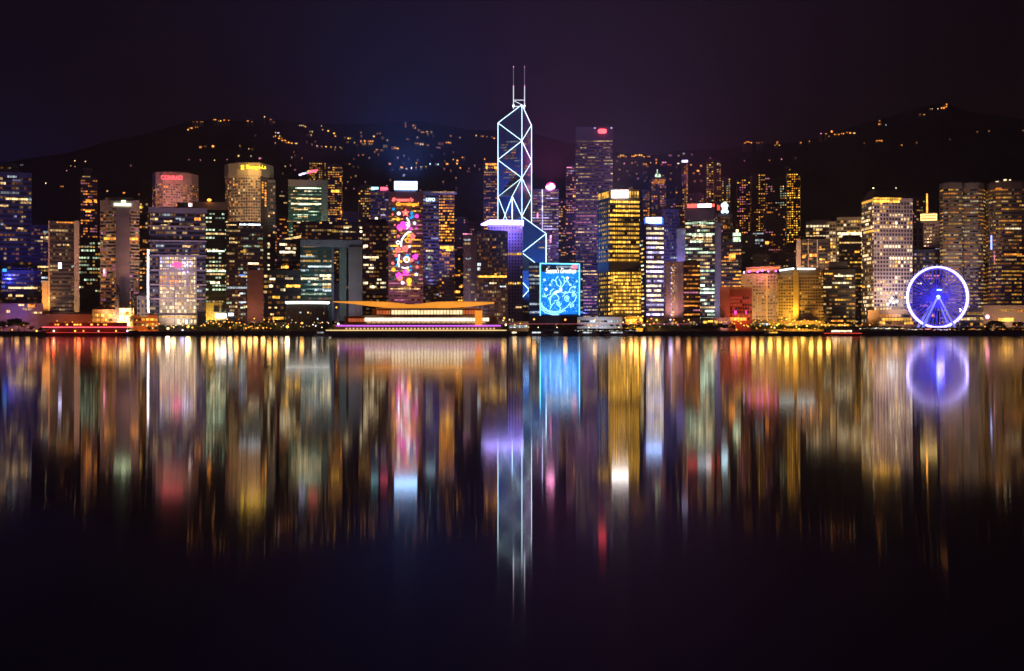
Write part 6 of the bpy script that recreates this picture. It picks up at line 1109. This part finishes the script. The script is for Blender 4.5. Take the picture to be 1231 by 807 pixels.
pier('low dark pier in front of the white pavilion with a row of cold lamps', 690, 765, 1262, 5.6, ('C1', 'W1', 'C2'), 26)
# ------------------------------------------------------------------ trees
def leafm(name, c): return mat(name, c, .7, noise=.5, nscale=.7, spec=.3)
LEAF = [leafm('leaves_dark', (.045, .075, .030)), leafm('leaves_mid', (.07, .10, .035)), leafm('leaves_olive', (.09, .10, .04))]
BARK = mat('bark', (.09, .07, .055), .9, noise=.3, nscale=2)
def tree_proto(kind, seed):
    rr = random.Random(seed); t = MB(); H = 9.0
    t.tube((0, 0, 0), (.15, 0, H*.42), .28, k=6, r2=.2)
    lobes = []
    for i in range(7 if kind else 6):
        a = rr.uniform(0, 2*PI); d = rr.uniform(.8, 2.9 if kind == 0 else 2.2); z = H*rr.uniform(.52, .82)
        p = (d*math.cos(a), d*math.sin(a), z); t.tube((.15, 0, H*.40), p, .13, k=5, r2=.04); lobes.append((p, rr.uniform(1.1, 1.9)))
    c = MB()
    for (p, r) in lobes+[((0, 0, H*.8), 1.6)]:
        for k in range(85):
            d = Vector((rr.gauss(0, 1), rr.gauss(0, 1), rr.gauss(0, .75))).normalized()*r*(rr.random()**.45)
            o = Vector(p)+d; s = rr.uniform(.16, .34); u = Vector((rr.gauss(0, 1), rr.gauss(0, 1), rr.gauss(0, 1))).normalized(); v = u.cross(Vector((rr.gauss(0, 1), rr.gauss(0, 1), rr.gauss(0, 1)))).normalized()
            n = len(c.v); c.v += [tuple(o+u*s*1.5), tuple(o+v*s), tuple(o-u*s*1.5), tuple(o-v*s)]; c.f.append((n, n+1, n+2, n+3)); c.m.append(0)
    return t, c
protos = []
for i in range(3):
    t, c = tree_proto(i % 2, 40+i); protos.append((t, c))
tm = [None]*3
def tree(px, D, scale, label, group, wide=1, k=None):
    i = (k if k is not None else int(px*7)) % 3
    x = PX(px, D); r = empty('tree', (x, D, GRD), label, 'tree', group)
    if tm[i] is None:
        ORG['_'] = Vector((0, 0, 0)); out = []
        for nm, mb, m_ in (('trunk', protos[i][0], BARK), ('crown', protos[i][1], LEAF[i])):
            me = bpy.data.meshes.new(nm); me.from_pydata(mb.v, [], mb.f); me.materials.append(m_); out.append((nm, me))
        tm[i] = out
    for nm, me in tm[i]:
        o = bpy.data.objects.new(nm, me); C.objects.link(o); o.parent = r
    r.scale = (scale*wide, scale*wide, scale); r.rotation_euler = (0, 0, px*1.7)
rr = random.Random(77)
for px, D, s, w, lab in ((4, 1282, 1.25, 1.3, 'leftmost dark spreading tree on the left quay'), (13, 1276, 1.5, 1.35, 'dark spreading tree second from the left edge on the quay'), (22, 1280, 1.55, 1.3, 'tallest dark tree of the left clump before the pink-grey podium'), (29, 1285, 1.2, 1.2, 'small dark tree at the right end of the left clump'),
                      (1196, 1285, 1.35, 1.5, 'dark round tree on the quay left of the yellow-lit terminal opening'), (1204, 1288, 1.2, 1.3, 'dark tree touching the round one before the terminal'), (1189, 1288, 1.05, 1.2, 'small dark tree at the left side of the round one before the terminal'), (1226, 1280, 1.2, 1.6, 'dark tree at the far right edge of the quay')):
    tree(px, D, s, lab, 'dark trees on the quay', w)
def grove(xa, xb, n, D0, lab, s0=.8, s1=1.15):
    for i in range(n):
        px = xa+(xb-xa)*(i+rr.uniform(.2, .8))/n; tree(px, D0+rr.uniform(-12, 14), rr.uniform(s0, s1), lab, 'trees: '+lab, rr.uniform(1, 1.3), rr.randrange(3))
grove(243, 332, 26, 1290, 'tree lit orange by lamps in the dense row below the cream hotel towers')
grove(178, 242, 10, 1284, 'low tree in the row at the foot of the white-outlined headquarters', .55, .8)
grove(332, 400, 12, 1290, 'dark tree beside the round council building', .6, .9)
grove(638, 694, 10, 1292, 'dark tree in the blue-shadowed row under the azure neon panel', .8, 1.1)
grove(752, 790, 8, 1288, 'tree lit amber at the foot of the golden bank tower', .9, 1.2)
grove(792, 884, 18, 1288, 'dark tree in the row before the lilac-white fins and red-fronted block', .8, 1.1)
grove(900, 1000, 26, 1290, 'tree glowing golden among the lamps below the wide golden-brown hotel', .7, 1.0)
grove(560, 612, 8, 1290, 'dark tree right behind the stern of the long cruise ship', .8, 1.0)
grove(34, 160, 14, 1295, 'low tree behind the red-lit ferry', .45, .75)
# ------------------------------------------------------------------ street lamps
def lamp(px, py, D, key, label, group, r=.8, light=0, col=(1, .55, .2)):
    x = PX(px, D); z = PZ(py, D)
    o = empty('street_lamp', (x, D, GRD), label, 'street lamp', group)
    single('post', DARK, o, lambda q: (q.tube((x, D, GRD-.3), (x, D, max(z, GRD+1)), .13, k=5, r2=.08), q.tube((x-.8, D, z+.25), (x+.8, D, z+.25), .06, k=4)))
    single('lamp_head', EM(key), o, lambda q: q.ball((x, D, z), r, seg=8, rings=5, sz=.8))
    if light:
        l = bpy.data.lights.new('lamp_light', 'POINT'); l.energy = light*.55; l.color = col; l.shadow_soft_size = 2.2
        q = bpy.data.objects.new('lamp_light', l); C.objects.link(q); q.parent = o; q.location = (0, -1.2, z-GRD-.6)
def lamps(xa, xb, ya, yb, n, keys, lab, D0=1275, r=(.5, .85), light=0, every=5, col=(1, .5, .14)):
    for i in range(n):
        px = xa+(xb-xa)*(i+rr.uniform(.1, .9))/n
        lamp(px, rr.uniform(ya, yb), D0+rr.uniform(-8, 22), rr.choice(keys), lab, 'lamps: '+lab, rr.uniform(*r), light if i % every == 0 else 0, col)
lamps(244, 335, 383, 395, 46, ('O3', 'O4', 'Y3', 'O3'), 'amber street lamp in the dense cluster among the trees below the cream hotel towers', light=4200, every=4)
lamps(170, 244, 389, 396, 20, ('Y3', 'W3', 'O3', 'G3'), 'yellow lamp in the row along the quay before the white-outlined headquarters', light=3000, every=5, col=(1, .7, .3))
lamps(0, 50, 384, 398, 9, ('O2', 'O3', 'P2'), 'dim orange lamp around the dark left trees', light=900, every=3)
lamps(50, 170, 384, 390, 12, ('O2', 'O3'), 'orange lamp behind the red-lit ferry', light=1500, every=4, col=(1, .25, .06))
lamps(336, 404, 387, 396, 20, ('W3', 'W2', 'K3', 'C2', 'O3'), 'small white lamp at the foot of the round council building', r=(.35, .6), light=900, every=6, col=(1, .8, .6))
lamps(600, 640, 385, 396, 7, ('O3', 'K3', 'W3'), 'lamp near the kiosk at the foot of the violet tower', light=1500, every=3)
lamps(748, 790, 380, 395, 16, ('O4', 'Y4', 'O3', 'W3'), 'bright orange lamp at the foot of the golden bank tower', light=4500, every=3)
lamps(792, 880, 384, 394, 16, ('O2', 'O3', 'V3', 'P2', 'W2'), 'orange or lilac lamp in the dark row before the lilac-white fins', r=(.4, .75), light=1200, every=4, col=(1, .45, .25))
lamps(878, 905, 386, 397, 9, ('O3', 'W3', 'Y3'), 'lamp at the foot of the red-fronted block', light=1800, every=3, col=(1, .35, .1))
lamps(905, 1000, 384, 397, 48, ('O3', 'Y3', 'Y4', 'O3', 'Y3'), 'golden lamp in the dense cluster below the wide golden-brown hotel', light=4200, every=5, col=(1, .58, .10))
lamps(1000, 1035, 384, 394, 8, ('O2', 'O3', 'Y2'), 'amber lamp at the foot of the black office block', light=900, every=4)
lamps(1035, 1180, 388, 395, 24, ('O2', 'W2', 'Y2', 'P2', 'O3'), 'small warm lamp on the quay around the observation wheel', r=(.35, .6), D0=1272, light=700, every=6)
lamps(1182, 1245, 384, 396, 12, ('O2', 'Y2', 'O3', 'W2'), 'amber lamp on the quay before the terminal at the right edge', r=(.35, .65), light=1200, every=4)
for px, py, D, k, r_, e, lab in ((202, 395, 1258, 'W4', 1.25, 9000, 'brilliant floodlamp on the quay below the pink flower sign'), (226, 393, 1262, 'Y4', 1.25, 8000, 'brilliant yellow floodlamp at the right foot of the white-outlined headquarters'), (219.5, 397, 1252, 'V4', .8, 1500, 'small violet-white lamp between the two brilliant quay floodlamps'),
                              (345.5, 393, 1262, 'Y4', 1.4, 8000, 'brilliant starry lamp at the left foot of the round council building'), (363, 388.6, 1285, 'O4', 1.1, 2500, 'orange lamp before the middle of the round council building'), (642, 384, 1290, 'O4', .9, 2000, 'left one of two orange lamps under the azure neon panel'), (679.5, 384.5, 1290, 'O4', 1.0, 2600, 'right one of two orange lamps under the azure neon panel'),
                              (715, 384.6, 1285, 'O3', .9, 1200, 'orange lamp before the white-lit glass pavilion'), (789.5, 385, 1285, 'O4', 1.0, 2600, 'orange lamp right of the golden glowing corner building'), (806, 384.4, 1285, 'V4', .8, 1800, 'lilac lamp at the foot of the lilac-white fins'), (828, 384.5, 1285, 'O4', .8, 1800, 'orange lamp before the dark louvred floors'),
                              (774, 391, 1275, 'W4', 1.1, 3000, 'white lamp below the golden bank tower'), (757.5, 375.5, 1300, 'K3', 1.3, 0, 'pale lamp high at the lower right corner of the golden bank tower')):
    lamp(px, py, D, k, lab, None, r_, e, {'W': (1, .8, .55), 'Y': (1, .7, .3), 'V': (.6, .5, 1), 'O': (1, .45, .1), 'K': (1, .8, .6)}[k[0]])
# faint pink light trail of a passing boat, built as a rail on posts
r = empty('lit_railing', (PX(700, 1258), 1258, GRD), 'thin pink light trail built as a rail along the quay under the azure neon panel and golden bank tower', 'railing')
single('trail_line', mat('trail_pink', (.5, .2, .3), .5, 0, (1, .20, .30), .75), r, lambda q: q.tube((PX(600, 1258), 1258, 10.6), (PX(828, 1258), 1258, 10.6), .16))
for i in range(39): single('post', DARK, r, lambda q: q.tube((PX(600+i*6, 1258), 1258, GRD), (PX(600+i*6, 1258), 1258, 10.6), .1, k=5))
#@@HAZE
# ------------------------------------------------------------------ the damp night air
hz = MB(); hz.box(-4300, 4300, -260, 4600, -4.2, 760)
HZM = bpy.data.materials.new('night_haze'); HZM.use_nodes = True; t_ = HZM.node_tree
for n_ in list(t_.nodes):
    if n_.type == 'BSDF_PRINCIPLED': t_.nodes.remove(n_)
pv = t_.nodes.new('ShaderNodeVolumePrincipled'); pv.inputs['Density'].default_value = HAZE; pv.inputs['Color'].default_value = (.80, .68, .80, 1); pv.inputs['Anisotropy'].default_value = .2
t_.links.new(pv.outputs[0], t_.nodes['Material Output'].inputs['Volume'])
hz.build('haze', HZM, kind='stuff')
def glow(name, px, py, D, col, e, cone=170, size=3, tilt=180):
    """tilt 90: aimed level toward the harbour, 180: straight up"""
    l = bpy.data.lights.new(name, 'SPOT'); l.energy = e; l.color = col; l.spot_size = math.radians(cone); l.spot_blend = 1; l.shadow_soft_size = size
    o = bpy.data.objects.new(name, l); C.objects.link(o); o.location = (PX(px, D), D, PZ(py, D)); o.rotation_euler = (-math.radians(tilt), 0, 0)
# added spots aimed nearly straight up: light the haze into halos around bright signs
for px, py, D, col, e in ((488, 221, 1436, (.06, .26, 1), 5.5e6), (590, 266, 1555, (.30, .22, 1), 1.2e6), (661, 224, 1945, (1, .12, .55), 2.8e6), (745, 232, 1408, (1, .55, .85), 2.0e6), (786, 264, 1490, (.06, .2, 1), 2.4e6),
                         (848, 246, 1560, (1, .15, .35), 1.4e6), (372, 208, 1738, (.55, .12, .7), 1.0e6), (673, 345, 1440, (.03, .28, 1), 2.0e6)):
    glow('sign_halo_spot', px, py-1.5, D, col, e*.34, cone=164, size=7, tilt=174)
# added unseen spots behind the towers: tint the haze and the foot of the hill
for px, py, D, col, e in ((20, 330, 1760, (.12, .14, 1), 4e6), (440, 320, 1950, (.20, .24, 1), 3e6), (600, 300, 1960, (.26, .26, 1), 5e6), (700, 300, 2000, (.55, .25, .9), 4e6), (840, 300, 2000, (.8, .28, .5), 2e6)):
    glow('haze_tint_spot', px, py, D, col, e*.05, size=25)
